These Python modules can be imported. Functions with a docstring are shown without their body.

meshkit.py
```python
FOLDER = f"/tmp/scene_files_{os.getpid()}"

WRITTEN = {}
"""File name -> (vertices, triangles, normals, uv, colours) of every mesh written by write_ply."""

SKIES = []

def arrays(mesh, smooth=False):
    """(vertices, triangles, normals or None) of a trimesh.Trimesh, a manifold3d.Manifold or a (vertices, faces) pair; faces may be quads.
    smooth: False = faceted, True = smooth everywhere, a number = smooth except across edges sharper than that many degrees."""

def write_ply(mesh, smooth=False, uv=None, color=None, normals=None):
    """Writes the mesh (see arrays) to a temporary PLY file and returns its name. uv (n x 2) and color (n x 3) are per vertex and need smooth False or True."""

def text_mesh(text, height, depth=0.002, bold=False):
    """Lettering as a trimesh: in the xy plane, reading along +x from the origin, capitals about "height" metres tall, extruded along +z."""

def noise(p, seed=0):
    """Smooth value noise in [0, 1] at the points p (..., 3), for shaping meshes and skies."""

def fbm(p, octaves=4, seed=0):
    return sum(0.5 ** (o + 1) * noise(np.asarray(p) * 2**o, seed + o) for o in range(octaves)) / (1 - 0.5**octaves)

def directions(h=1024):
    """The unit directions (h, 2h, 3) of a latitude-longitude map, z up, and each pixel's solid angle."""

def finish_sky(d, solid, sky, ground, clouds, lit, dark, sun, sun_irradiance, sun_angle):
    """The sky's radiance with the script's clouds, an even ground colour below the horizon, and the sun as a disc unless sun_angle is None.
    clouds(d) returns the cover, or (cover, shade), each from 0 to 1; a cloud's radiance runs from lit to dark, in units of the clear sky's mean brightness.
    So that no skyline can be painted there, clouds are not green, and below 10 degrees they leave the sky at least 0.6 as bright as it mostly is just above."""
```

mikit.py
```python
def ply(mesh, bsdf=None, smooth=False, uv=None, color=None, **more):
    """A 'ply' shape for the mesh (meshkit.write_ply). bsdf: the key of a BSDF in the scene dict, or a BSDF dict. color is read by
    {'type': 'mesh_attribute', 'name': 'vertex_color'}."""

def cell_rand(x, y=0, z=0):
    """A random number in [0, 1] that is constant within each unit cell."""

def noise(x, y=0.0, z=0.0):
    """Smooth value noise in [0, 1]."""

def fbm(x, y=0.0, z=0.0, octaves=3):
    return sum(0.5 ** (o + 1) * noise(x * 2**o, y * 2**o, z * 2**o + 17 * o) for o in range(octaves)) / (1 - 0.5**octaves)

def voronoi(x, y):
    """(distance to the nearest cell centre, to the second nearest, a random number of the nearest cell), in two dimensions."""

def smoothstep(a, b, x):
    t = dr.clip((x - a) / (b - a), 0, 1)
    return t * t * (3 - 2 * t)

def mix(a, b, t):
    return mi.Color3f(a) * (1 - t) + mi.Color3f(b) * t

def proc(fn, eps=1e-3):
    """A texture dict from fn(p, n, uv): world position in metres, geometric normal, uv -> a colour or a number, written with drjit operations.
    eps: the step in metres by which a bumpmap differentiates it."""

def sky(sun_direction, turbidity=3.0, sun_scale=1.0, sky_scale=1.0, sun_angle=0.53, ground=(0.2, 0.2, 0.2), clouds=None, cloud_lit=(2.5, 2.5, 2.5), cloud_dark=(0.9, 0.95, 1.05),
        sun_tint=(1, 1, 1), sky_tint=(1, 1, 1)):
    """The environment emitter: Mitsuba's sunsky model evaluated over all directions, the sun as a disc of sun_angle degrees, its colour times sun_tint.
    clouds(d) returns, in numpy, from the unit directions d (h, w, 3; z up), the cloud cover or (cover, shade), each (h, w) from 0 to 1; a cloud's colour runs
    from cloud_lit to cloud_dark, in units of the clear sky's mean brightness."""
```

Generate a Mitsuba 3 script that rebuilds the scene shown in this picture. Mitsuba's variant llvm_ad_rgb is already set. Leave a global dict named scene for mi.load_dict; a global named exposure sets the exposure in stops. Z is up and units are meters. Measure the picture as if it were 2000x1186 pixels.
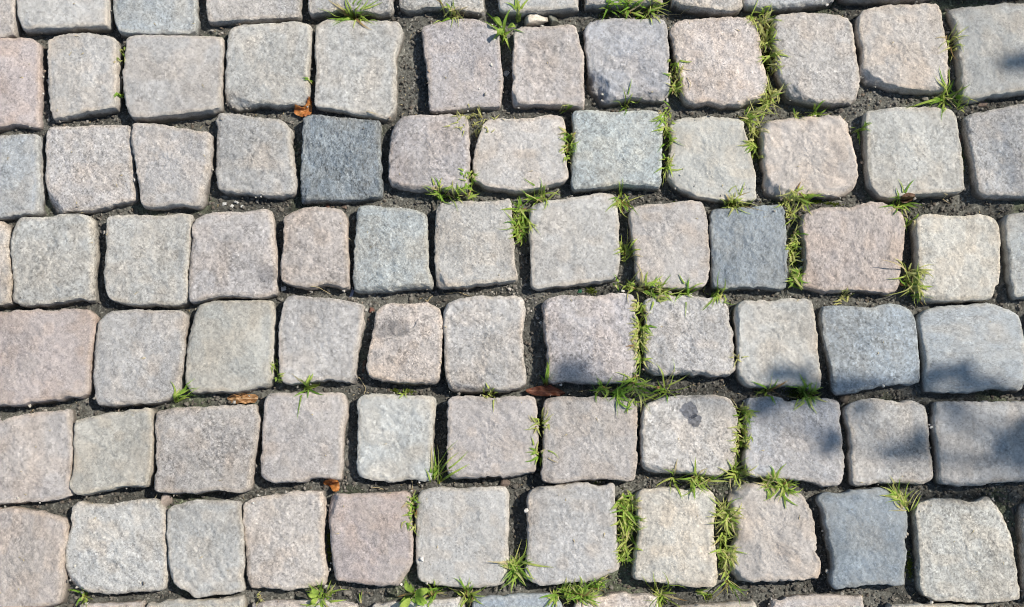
import math, random, json
import numpy as np, trimesh, drjit as dr, mitsuba as mi
from scipy.spatial import cKDTree
import mikit, meshkit
from mikit import noise, fbm, smoothstep, mix

scene, labels = {'type': 'scene'}, {}
T4 = mi.ScalarTransform4f
# ---------------------------------------------------------------- camera, sky, exposure
TILT, DIST, FOV = (0.15707963267948966, 1.4, 46.39718102729638)                 # tilt from straight down (radians), metres to the paving, horizontal field of view (degrees)
scene['camera'] = {'type': 'perspective', 'fov': FOV, 'fov_axis': 'x', 'near_clip': 0.05, 'far_clip': 400.0,
                   'to_world': T4().look_at(origin=[0, -DIST*math.sin(TILT), DIST*math.cos(TILT)], target=[0, 0, 0], up=[0, 1, 0]),
                   'film': {'type': 'hdrfilm', 'width': 1024, 'height': 607}}
SUN = np.array([0.927*math.cos(math.radians(50)), 0.375*math.cos(math.radians(50)), math.sin(math.radians(50))])
SUN /= np.linalg.norm(SUN)
scene['sky'] = mikit.sky(SUN.tolist(), turbidity=3, sun_tint=(.92, 1.0, 1.12), sky_tint=(1.14, 1.0, .80))
exposure = 1.85

# ---------------------------------------------------------------- data: plan of the paving in millimetres (x to the right, y up the picture)
STONES = [
['0a', 'p', [[np.float64(-669.1), np.float64(440.3)], [np.float64(-616.1), np.float64(440.3)], [np.float64(-608.8), np.float64(377.1)], [np.float64(-607.5), np.float64(337.5)], [np.float64(-612.7), np.float64(331.6)], [np.float64(-661.3), np.float64(331.0)]], {}],
['0b', 'c', [[np.float64(-607.2), np.float64(440.3)], [np.float64(-501.8), np.float64(440.3)], [np.float64(-496.8), np.float64(416.9)], [np.float64(-494.1), np.float64(377.1)], [np.float64(-493.7), np.float64(347.4)], [np.float64(-499.7), np.float64(342.8)], [np.float64(-562.0), np.float64(340.2)], [np.float64(-590.1), np.float64(338.9)], [np.float64(-598.4), np.float64(342.8)], [np.float64(-603.1), np.float64(357.3)], [np.float64(-605.7), np.float64(377.1)], [np.float64(-608.7), np.float64(423.6)]], {}],
['0c', 'b', [[np.float64(-489.8), np.float64(440.3)], [np.float64(-394.5), np.float64(440.3)], [np.float64(-388.1), np.float64(377.1)], [np.float64(-385.5), np.float64(344.1)], [np.float64(-390.1), np.float64(334.9)], [np.float64(-427.5), np.float64(333.0)], [np.float64(-471.9), np.float64(334.9)], [np.float64(-482.9), np.float64(344.1)], [np.float64(-488.4), np.float64(377.1)]], {}],
['0d', 'g', [[np.float64(-374.9), np.float64(440.3)], [np.float64(-265.1), np.float64(440.3)], [np.float64(-260.7), np.float64(416.9)], [np.float64(-260.0), np.float64(370.5)], [np.float64(-260.9), np.float64(357.3)], [np.float64(-275.2), np.float64(354.6)], [np.float64(-331.4), np.float64(350.7)], [np.float64(-365.7), np.float64(349.4)], [np.float64(-370.9), np.float64(353.3)], [np.float64(-374.0), np.float64(370.5)], [np.float64(-376.2), np.float64(423.6)]], {}],
['0e', 'g', [[np.float64(-250.6), np.float64(440.3)], [np.float64(-151.5), np.float64(440.3)], [np.float64(-146.7), np.float64(377.1)], [np.float64(-147.1), np.float64(363.2)], [np.float64(-160.2), np.float64(359.2)], [np.float64(-184.0), np.float64(362.5)], [np.float64(-209.1), np.float64(364.5)], [np.float64(-225.3), np.float64(361.2)], [np.float64(-244.1), np.float64(359.2)], [np.float64(-247.9), np.float64(362.5)], [np.float64(-250.2), np.float64(377.1)]], {}],
['0f', 'c', [[np.float64(-135.7), np.float64(440.3)], [np.float64(-39.1), np.float64(440.3)], [np.float64(-35.1), np.float64(377.1)], [np.float64(-36.3), np.float64(364.5)], [np.float64(-46.9), np.float64(362.5)], [np.float64(-91.5), np.float64(368.5)], [np.float64(-124.6), np.float64(364.5)], [np.float64(-134.0), np.float64(367.8)], [np.float64(-137.9), np.float64(377.1)]], {}],
['0g', 'g', [[np.float64(-15.1), np.float64(440.3)], [np.float64(75.7), np.float64(440.3)], [np.float64(79.6), np.float64(377.1)], [np.float64(77.7), np.float64(367.8)], [np.float64(37.6), np.float64(363.2)], [np.float64(0.0), np.float64(361.2)], [np.float64(-13.8), np.float64(363.9)], [np.float64(-16.9), np.float64(377.1)]], {}],
['0h', 'g', [[np.float64(93.4), np.float64(440.3)], [np.float64(181.8), np.float64(440.3)], [np.float64(184.3), np.float64(377.1)], [np.float64(177.4), np.float64(373.8)], [np.float64(150.4), np.float64(373.1)], [np.float64(117.8), np.float64(371.1)], [np.float64(94.0), np.float64(371.8)], [np.float64(90.9), np.float64(377.1)]], {}],
['0i', 'w', [[np.float64(200.7), np.float64(440.3)], [np.float64(277.7), np.float64(440.3)], [np.float64(281.5), np.float64(377.1)], [np.float64(280.6), np.float64(367.8)], [np.float64(266.0), np.float64(361.9)], [np.float64(244.2), np.float64(363.9)], [np.float64(219.2), np.float64(367.8)], [np.float64(198.7), np.float64(373.1)], [np.float64(196.9), np.float64(377.1)]], {}],
['0j', 'b', [[np.float64(287.8), np.float64(440.3)], [np.float64(391.4), np.float64(440.3)], [np.float64(394.6), np.float64(383.7)], [np.float64(391.8), np.float64(375.7)], [np.float64(363.4), np.float64(371.1)], [np.float64(313.8), np.float64(366.5)], [np.float64(294.4), np.float64(368.5)], [np.float64(285.2), np.float64(373.1)], [np.float64(283.8), np.float64(390.3)]], {}],
['0k', 'g', [[np.float64(409.3), np.float64(447.0)], [np.float64(518.0), np.float64(447.0)], [np.float64(519.9), np.float64(390.3)], [np.float64(514.3), np.float64(381.0)], [np.float64(460.9), np.float64(378.4)], [np.float64(410.8), np.float64(379.7)], [np.float64(405.0), np.float64(390.3)]], {}],
['0l', 'g', [[np.float64(538.6), np.float64(453.7)], [np.float64(648.1), np.float64(455.8)], [np.float64(647.2), np.float64(396.9)], [np.float64(640.3), np.float64(389.0)], [np.float64(586.7), np.float64(385.0)], [np.float64(539.7), np.float64(386.3)], [np.float64(534.1), np.float64(396.9)]], {}],
['0m', 'p', [[np.float64(662.7), np.float64(457.1)], [np.float64(765.2), np.float64(458.5)], [np.float64(763.3), np.float64(403.6)], [np.float64(756.9), np.float64(394.3)], [np.float64(665.5), np.float64(390.3)], [np.float64(657.5), np.float64(400.9)]], {}],
['1a', 'P', [[np.float64(-684.8), np.float64(327.7)], [np.float64(-623.8), np.float64(329.0)], [np.float64(-590.7), np.float64(329.0)], [np.float64(-581.7), np.float64(325.1)], [np.float64(-575.6), np.float64(316.6)], [np.float64(-572.6), np.float64(278.9)], [np.float64(-570.0), np.float64(227.4)], [np.float64(-572.4), np.float64(215.9)], [np.float64(-596.7), np.float64(219.1)], [np.float64(-616.2), np.float64(215.9)], [np.float64(-674.6), np.float64(214.6)]], {}],
['1b', 'q', [[np.float64(-564.8), np.float64(323.8)], [np.float64(-558.2), np.float64(328.4)], [np.float64(-546.6), np.float64(332.3)], [np.float64(-513.6), np.float64(333.0)], [np.float64(-486.5), np.float64(329.0)], [np.float64(-481.1), np.float64(321.2)], [np.float64(-478.0), np.float64(284.1)], [np.float64(-476.7), np.float64(247.9)], [np.float64(-478.1), np.float64(239.6)], [np.float64(-495.3), np.float64(236.3)], [np.float64(-512.4), np.float64(233.1)], [np.float64(-547.7), np.float64(225.5)], [np.float64(-553.5), np.float64(229.3)], [np.float64(-558.3), np.float64(247.9)], [np.float64(-561.8), np.float64(284.1)], [np.float64(-564.7), np.float64(312.0)]], {}],
['1c', 'q', [[np.float64(-469.0), np.float64(327.7)], [np.float64(-455.4), np.float64(331.0)], [np.float64(-433.6), np.float64(331.6)], [np.float64(-403.0), np.float64(331.0)], [np.float64(-358.7), np.float64(330.3)], [np.float64(-352.2), np.float64(324.4)], [np.float64(-351.3), np.float64(284.1)], [np.float64(-352.3), np.float64(243.4)], [np.float64(-357.0), np.float64(238.9)], [np.float64(-366.2), np.float64(236.3)], [np.float64(-398.7), np.float64(231.9)], [np.float64(-446.7), np.float64(227.4)], [np.float64(-459.1), np.float64(229.9)], [np.float64(-466.2), np.float64(247.9)], [np.float64(-470.8), np.float64(277.6)], [np.float64(-470.1), np.float64(300.3)], [np.float64(-468.9), np.float64(314.0)]], {}],
['1d', 'c', [[np.float64(-345.8), np.float64(334.9)], [np.float64(-337.3), np.float64(343.5)], [np.float64(-312.4), np.float64(345.4)], [np.float64(-268.2), np.float64(348.7)], [np.float64(-250.0), np.float64(346.7)], [np.float64(-244.8), np.float64(339.5)], [np.float64(-245.2), np.float64(307.5)], [np.float64(-247.7), np.float64(284.1)], [np.float64(-245.6), np.float64(252.4)], [np.float64(-254.0), np.float64(244.1)], [np.float64(-287.4), np.float64(243.4)], [np.float64(-309.0), np.float64(244.7)], [np.float64(-327.4), np.float64(239.6)], [np.float64(-342.4), np.float64(243.4)], [np.float64(-347.0), np.float64(252.4)], [np.float64(-347.0), np.float64(284.1)], [np.float64(-347.0), np.float64(318.6)]], {'chips': [(-120, 0.8, 0.35)]}],
['1e', 'c2', [[np.float64(-239.1), np.float64(337.5)], [np.float64(-236.2), np.float64(345.4)], [np.float64(-225.1), np.float64(350.7)], [np.float64(-197.6), np.float64(350.0)], [np.float64(-148.8), np.float64(348.7)], [np.float64(-138.7), np.float64(346.1)], [np.float64(-134.2), np.float64(337.5)], [np.float64(-136.5), np.float64(323.8)], [np.float64(-141.3), np.float64(307.5)], [np.float64(-141.5), np.float64(284.1)], [np.float64(-141.6), np.float64(247.9)], [np.float64(-143.8), np.float64(230.6)], [np.float64(-155.5), np.float64(228.0)], [np.float64(-168.5), np.float64(229.3)], [np.float64(-191.4), np.float64(232.5)], [np.float64(-219.3), np.float64(238.3)], [np.float64(-235.4), np.float64(240.8)], [np.float64(-238.1), np.float64(247.9)], [np.float64(-237.7), np.float64(284.1)], [np.float64(-239.3), np.float64(318.6)]], {'chips': [(-75, 0.82, 0.3)]}],
['1f', 'm', [[np.float64(-107.4), np.float64(342.1)], [np.float64(-91.3), np.float64(349.4)], [np.float64(-51.3), np.float64(352.7)], [np.float64(-25.0), np.float64(346.7)], [np.float64(-16.9), np.float64(338.9)], [np.float64(-15.0), np.float64(318.6)], [np.float64(-12.4), np.float64(284.1)], [np.float64(-13.0), np.float64(247.9)], [np.float64(-17.9), np.float64(242.1)], [np.float64(-46.3), np.float64(240.8)], [np.float64(-67.9), np.float64(238.3)], [np.float64(-96.3), np.float64(236.3)], [np.float64(-100.1), np.float64(240.8)], [np.float64(-100.9), np.float64(261.4)], [np.float64(-103.8), np.float64(295.8)], [np.float64(-107.8), np.float64(317.9)], [np.float64(-109.2), np.float64(334.9)]], {}],
['1g', 'p', [[np.float64(3.1), np.float64(337.5)], [np.float64(13.1), np.float64(342.1)], [np.float64(40.0), np.float64(341.5)], [np.float64(66.2), np.float64(345.4)], [np.float64(77.5), np.float64(342.1)], [np.float64(81.7), np.float64(325.8)], [np.float64(87.1), np.float64(307.5)], [np.float64(87.5), np.float64(279.5)], [np.float64(86.5), np.float64(245.3)], [np.float64(78.5), np.float64(240.8)], [np.float64(43.9), np.float64(243.4)], [np.float64(8.7), np.float64(244.1)], [np.float64(1.9), np.float64(247.9)], [np.float64(1.2), np.float64(284.1)], [np.float64(1.9), np.float64(318.6)]], {}],
['1h', 'm2', [[np.float64(89.3), np.float64(339.5)], [np.float64(97.5), np.float64(350.0)], [np.float64(119.5), np.float64(354.0)], [np.float64(146.3), np.float64(352.7)], [np.float64(177.0), np.float64(354.0)], [np.float64(188.1), np.float64(348.7)], [np.float64(190.4), np.float64(334.9)], [np.float64(190.2), np.float64(295.8)], [np.float64(188.7), np.float64(254.3)], [np.float64(173.2), np.float64(249.8)], [np.float64(144.8), np.float64(252.4)], [np.float64(122.4), np.float64(248.6)], [np.float64(106.3), np.float64(246.6)], [np.float64(102.1), np.float64(254.3)], [np.float64(94.2), np.float64(268.5)], [np.float64(92.0), np.float64(293.2)], [np.float64(89.1), np.float64(316.6)]], {'chips': [(-140, 0.66, 0.5), (-80, 0.84, 0.5)]}],
['1i', 'w', [[np.float64(194.9), np.float64(342.8)], [np.float64(203.2), np.float64(349.4)], [np.float64(217.0), np.float64(352.7)], [np.float64(248.3), np.float64(354.6)], [np.float64(283.3), np.float64(354.6)], [np.float64(296.2), np.float64(346.7)], [np.float64(302.4), np.float64(325.8)], [np.float64(305.3), np.float64(300.3)], [np.float64(308.9), np.float64(277.6)], [np.float64(307.7), np.float64(258.9)], [np.float64(300.0), np.float64(252.4)], [np.float64(262.7), np.float64(243.4)], [np.float64(236.8), np.float64(247.9)], [np.float64(218.8), np.float64(245.3)], [np.float64(208.5), np.float64(252.4)], [np.float64(203.4), np.float64(273.1)], [np.float64(199.6), np.float64(300.3)], [np.float64(194.5), np.float64(325.8)]], {'rough': 1.6}],
['1j', 'p', [[np.float64(320.2), np.float64(352.7)], [np.float64(333.5), np.float64(359.2)], [np.float64(373.6), np.float64(359.9)], [np.float64(407.9), np.float64(357.9)], [np.float64(413.9), np.float64(351.3)], [np.float64(416.7), np.float64(330.3)], [np.float64(419.7), np.float64(300.3)], [np.float64(421.6), np.float64(273.1)], [np.float64(417.5), np.float64(250.5)], [np.float64(401.8), np.float64(246.6)], [np.float64(362.3), np.float64(246.6)], [np.float64(337.8), np.float64(254.3)], [np.float64(330.2), np.float64(266.0)], [np.float64(322.2), np.float64(284.1)], [np.float64(320.0), np.float64(312.0)], [np.float64(318.3), np.float64(334.9)]], {'chips': [(-125, 0.8, 0.4)]}],
['1k', 'w', [[np.float64(423.5), np.float64(355.9)], [np.float64(433.9), np.float64(364.5)], [np.float64(456.1), np.float64(369.8)], [np.float64(489.3), np.float64(370.5)], [np.float64(513.9), np.float64(372.4)], [np.float64(522.2), np.float64(365.2)], [np.float64(524.9), np.float64(346.7)], [np.float64(528.3), np.float64(318.6)], [np.float64(527.6), np.float64(284.1)], [np.float64(525.3), np.float64(264.7)], [np.float64(512.0), np.float64(260.2)], [np.float64(494.8), np.float64(261.4)], [np.float64(472.5), np.float64(262.7)], [np.float64(451.1), np.float64(267.3)], [np.float64(431.6), np.float64(273.7)], [np.float64(423.4), np.float64(285.4)], [np.float64(427.1), np.float64(312.0)], [np.float64(423.0), np.float64(330.3)]], {'chips': [(-115, 0.84, 0.6)], 'rough': 1.4}],
['1l', 'g', [[np.float64(535.3), np.float64(364.5)], [np.float64(566.8), np.float64(366.5)], [np.float64(588.9), np.float64(369.8)], [np.float64(626.7), np.float64(372.4)], [np.float64(651.8), np.float64(373.1)], [np.float64(655.2), np.float64(350.7)], [np.float64(648.5), np.float64(272.4)], [np.float64(641.6), np.float64(262.1)], [np.float64(619.1), np.float64(259.5)], [np.float64(581.7), np.float64(255.6)], [np.float64(564.1), np.float64(251.1)], [np.float64(549.2), np.float64(249.8)], [np.float64(543.3), np.float64(255.6)], [np.float64(544.4), np.float64(284.1)], [np.float64(541.7), np.float64(312.0)], [np.float64(539.7), np.float64(342.1)]], {}],
['1m', 'p', [[np.float64(668.1), np.float64(373.1)], [np.float64(752.3), np.float64(375.7)], [np.float64(756.3), np.float64(363.9)], [np.float64(751.4), np.float64(272.4)], [np.float64(743.2), np.float64(263.4)], [np.float64(668.7), np.float64(260.8)], [np.float64(660.9), np.float64(272.4)]], {}],
['2a', 'b', [[np.float64(-671.8), np.float64(201.8)], [np.float64(-615.4), np.float64(204.4)], [np.float64(-589.1), np.float64(206.3)], [np.float64(-571.8), np.float64(205.7)], [np.float64(-568.1), np.float64(195.5)], [np.float64(-563.3), np.float64(148.6)], [np.float64(-562.0), np.float64(116.7)], [np.float64(-565.8), np.float64(109.2)], [np.float64(-584.5), np.float64(107.3)], [np.float64(-608.8), np.float64(105.4)], [np.float64(-663.5), np.float64(104.8)]], {}],
['2b', 'q', [[np.float64(-559.1), np.float64(209.5)], [np.float64(-552.8), np.float64(217.1)], [np.float64(-524.4), np.float64(217.1)], [np.float64(-494.3), np.float64(219.1)], [np.float64(-466.0), np.float64(218.4)], [np.float64(-459.5), np.float64(213.3)], [np.float64(-456.1), np.float64(182.1)], [np.float64(-452.6), np.float64(148.6)], [np.float64(-450.5), np.float64(129.8)], [np.float64(-456.3), np.float64(124.2)], [np.float64(-471.4), np.float64(121.7)], [np.float64(-488.8), np.float64(116.7)], [np.float64(-522.7), np.float64(111.7)], [np.float64(-543.4), np.float64(111.0)], [np.float64(-550.3), np.float64(115.4)], [np.float64(-554.7), np.float64(137.3)], [np.float64(-558.0), np.float64(170.7)]], {}],
['2c', 'q', [[np.float64(-456.6), np.float64(215.9)], [np.float64(-450.0), np.float64(220.3)], [np.float64(-419.7), np.float64(218.4)], [np.float64(-395.4), np.float64(212.7)], [np.float64(-366.3), np.float64(208.8)], [np.float64(-361.2), np.float64(204.4)], [np.float64(-361.3), np.float64(189.1)], [np.float64(-363.1), np.float64(159.4)], [np.float64(-366.5), np.float64(137.3)], [np.float64(-369.5), np.float64(121.0)], [np.float64(-376.1), np.float64(117.3)], [np.float64(-398.1), np.float64(119.2)], [np.float64(-421.8), np.float64(116.0)], [np.float64(-435.8), np.float64(117.3)], [np.float64(-441.7), np.float64(124.2)], [np.float64(-444.5), np.float64(144.2)], [np.float64(-451.5), np.float64(175.2)], [np.float64(-456.9), np.float64(198.0)]], {}],
['2d', 'g', [[np.float64(-356.0), np.float64(227.4)], [np.float64(-347.6), np.float64(235.1)], [np.float64(-315.3), np.float64(229.3)], [np.float64(-284.4), np.float64(226.1)], [np.float64(-272.5), np.float64(221.0)], [np.float64(-266.7), np.float64(211.4)], [np.float64(-266.2), np.float64(193.6)], [np.float64(-261.1), np.float64(166.3)], [np.float64(-257.4), np.float64(146.1)], [np.float64(-259.6), np.float64(135.4)], [np.float64(-272.9), np.float64(131.1)], [np.float64(-305.3), np.float64(131.7)], [np.float64(-318.8), np.float64(134.2)], [np.float64(-344.5), np.float64(136.7)], [np.float64(-352.7), np.float64(142.4)], [np.float64(-355.0), np.float64(170.7)], [np.float64(-355.6), np.float64(202.5)]], {}],
['2e', 'D', [[np.float64(-249.9), np.float64(228.0)], [np.float64(-220.9), np.float64(229.3)], [np.float64(-195.0), np.float64(227.4)], [np.float64(-164.0), np.float64(224.2)], [np.float64(-159.6), np.float64(218.4)], [np.float64(-157.4), np.float64(193.6)], [np.float64(-156.8), np.float64(159.4)], [np.float64(-156.4), np.float64(135.4)], [np.float64(-160.5), np.float64(130.4)], [np.float64(-184.3), np.float64(126.0)], [np.float64(-218.4), np.float64(125.4)], [np.float64(-246.4), np.float64(123.5)], [np.float64(-251.4), np.float64(127.3)], [np.float64(-252.6), np.float64(148.6)], [np.float64(-251.7), np.float64(182.1)], [np.float64(-251.3), np.float64(211.4)]], {'rough': 1.3, 'st': (1.2, 0.8)}],
['2f', 'm', [[np.float64(-136.9), np.float64(224.8)], [np.float64(-127.1), np.float64(229.3)], [np.float64(-94.4), np.float64(230.6)], [np.float64(-59.2), np.float64(229.3)], [np.float64(-53.7), np.float64(223.5)], [np.float64(-52.3), np.float64(202.5)], [np.float64(-50.3), np.float64(177.7)], [np.float64(-52.6), np.float64(148.6)], [np.float64(-57.4), np.float64(136.1)], [np.float64(-67.2), np.float64(136.1)], [np.float64(-89.2), np.float64(139.8)], [np.float64(-114.9), np.float64(138.6)], [np.float64(-140.6), np.float64(144.2)], [np.float64(-146.2), np.float64(151.2)], [np.float64(-147.3), np.float64(177.7)], [np.float64(-145.2), np.float64(204.4)], [np.float64(-141.7), np.float64(217.1)]], {}],
['2g', 'c2', [[np.float64(-30.8), np.float64(222.9)], [np.float64(-2.5), np.float64(226.1)], [np.float64(26.5), np.float64(227.4)], [np.float64(43.8), np.float64(231.9)], [np.float64(56.8), np.float64(229.3)], [np.float64(63.5), np.float64(220.3)], [np.float64(62.1), np.float64(198.0)], [np.float64(63.2), np.float64(182.1)], [np.float64(66.8), np.float64(164.4)], [np.float64(64.9), np.float64(151.2)], [np.float64(52.0), np.float64(146.1)], [np.float64(34.8), np.float64(139.8)], [np.float64(11.0), np.float64(136.7)], [np.float64(-24.4), np.float64(141.1)], [np.float64(-41.0), np.float64(148.6)], [np.float64(-45.3), np.float64(157.5)], [np.float64(-46.0), np.float64(177.7)], [np.float64(-39.4), np.float64(203.1)]], {}],
['2h', 'h', [[np.float64(72.2), np.float64(229.3)], [np.float64(79.0), np.float64(236.3)], [np.float64(105.0), np.float64(235.1)], [np.float64(126.6), np.float64(233.1)], [np.float64(148.8), np.float64(235.1)], [np.float64(174.7), np.float64(233.8)], [np.float64(182.6), np.float64(227.4)], [np.float64(180.9), np.float64(204.4)], [np.float64(179.0), np.float64(170.7)], [np.float64(176.7), np.float64(144.2)], [np.float64(164.4), np.float64(142.4)], [np.float64(138.8), np.float64(144.2)], [np.float64(108.2), np.float64(141.1)], [np.float64(80.0), np.float64(138.0)], [np.float64(72.7), np.float64(141.7)], [np.float64(71.0), np.float64(159.4)], [np.float64(73.8), np.float64(193.6)], [np.float64(74.6), np.float64(215.9)]], {}],
['2i', 'l', [[np.float64(189.8), np.float64(217.1)], [np.float64(202.9), np.float64(226.1)], [np.float64(231.4), np.float64(229.3)], [np.float64(262.2), np.float64(227.4)], [np.float64(277.5), np.float64(222.9)], [np.float64(280.2), np.float64(211.4)], [np.float64(285.2), np.float64(193.6)], [np.float64(288.8), np.float64(170.7)], [np.float64(291.1), np.float64(148.6)], [np.float64(292.4), np.float64(131.7)], [np.float64(287.4), np.float64(125.4)], [np.float64(267.8), np.float64(125.4)], [np.float64(238.0), np.float64(127.9)], [np.float64(216.1), np.float64(131.7)], [np.float64(199.2), np.float64(140.5)], [np.float64(189.0), np.float64(149.9)], [np.float64(188.2), np.float64(170.7)], [np.float64(191.9), np.float64(198.0)]], {'grain': 0.7}],
['2j', 'W', [[np.float64(301.3), np.float64(217.1)], [np.float64(315.8), np.float64(224.2)], [np.float64(348.6), np.float64(227.4)], [np.float64(383.9), np.float64(230.6)], [np.float64(399.9), np.float64(229.3)], [np.float64(405.0), np.float64(220.3)], [np.float64(408.5), np.float64(202.5)], [np.float64(413.2), np.float64(184.0)], [np.float64(414.8), np.float64(164.4)], [np.float64(411.5), np.float64(146.1)], [np.float64(403.7), np.float64(136.1)], [np.float64(388.2), np.float64(130.4)], [np.float64(362.1), np.float64(132.3)], [np.float64(336.3), np.float64(129.2)], [np.float64(307.0), np.float64(130.4)], [np.float64(303.7), np.float64(138.6)], [np.float64(304.3), np.float64(157.5)], [np.float64(301.2), np.float64(175.2)], [np.float64(300.1), np.float64(198.0)]], {'chips': [(-125, 0.75, 0.5), (-50, 0.85, 0.5), (150, 0.88, 0.3)], 'rough': 1.7}],
['2k', 'c', [[np.float64(425.1), np.float64(228.0)], [np.float64(432.3), np.float64(236.3)], [np.float64(467.0), np.float64(238.9)], [np.float64(497.9), np.float64(238.9)], [np.float64(526.8), np.float64(236.3)], [np.float64(533.7), np.float64(228.0)], [np.float64(535.8), np.float64(211.4)], [np.float64(537.4), np.float64(186.6)], [np.float64(538.9), np.float64(159.4)], [np.float64(539.8), np.float64(143.0)], [np.float64(534.4), np.float64(135.4)], [np.float64(509.3), np.float64(133.6)], [np.float64(476.8), np.float64(131.7)], [np.float64(444.3), np.float64(129.2)], [np.float64(433.7), np.float64(136.1)], [np.float64(425.7), np.float64(148.6)], [np.float64(425.5), np.float64(170.7)], [np.float64(425.1), np.float64(202.5)]], {}],
['2l', 'g', [[np.float64(547.2), np.float64(227.4)], [np.float64(558.7), np.float64(233.1)], [np.float64(590.0), np.float64(240.8)], [np.float64(618.1), np.float64(245.3)], [np.float64(648.0), np.float64(247.9)], [np.float64(653.2), np.float64(233.8)], [np.float64(647.6), np.float64(138.6)], [np.float64(640.9), np.float64(129.8)], [np.float64(610.4), np.float64(129.8)], [np.float64(573.9), np.float64(131.7)], [np.float64(560.0), np.float64(134.8)], [np.float64(555.0), np.float64(153.1)], [np.float64(551.3), np.float64(182.1)], [np.float64(547.4), np.float64(208.8)]], {}],
['2m', 'w', [[np.float64(666.4), np.float64(246.6)], [np.float64(748.5), np.float64(251.8)], [np.float64(745.4), np.float64(138.6)], [np.float64(735.6), np.float64(131.1)], [np.float64(665.3), np.float64(129.8)], [np.float64(659.1), np.float64(144.9)]], {}],
['3a', 'w', [[np.float64(-693.6), np.float64(99.8)], [np.float64(-620.6), np.float64(101.1)], [np.float64(-603.4), np.float64(98.6)], [np.float64(-599.5), np.float64(93.6)], [np.float64(-596.4), np.float64(66.3)], [np.float64(-592.3), np.float64(39.8)], [np.float64(-589.6), np.float64(8.6)], [np.float64(-592.1), np.float64(0.6)], [np.float64(-613.6), np.float64(-1.2)], [np.float64(-685.7), np.float64(-3.6)]], {}],
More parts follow.
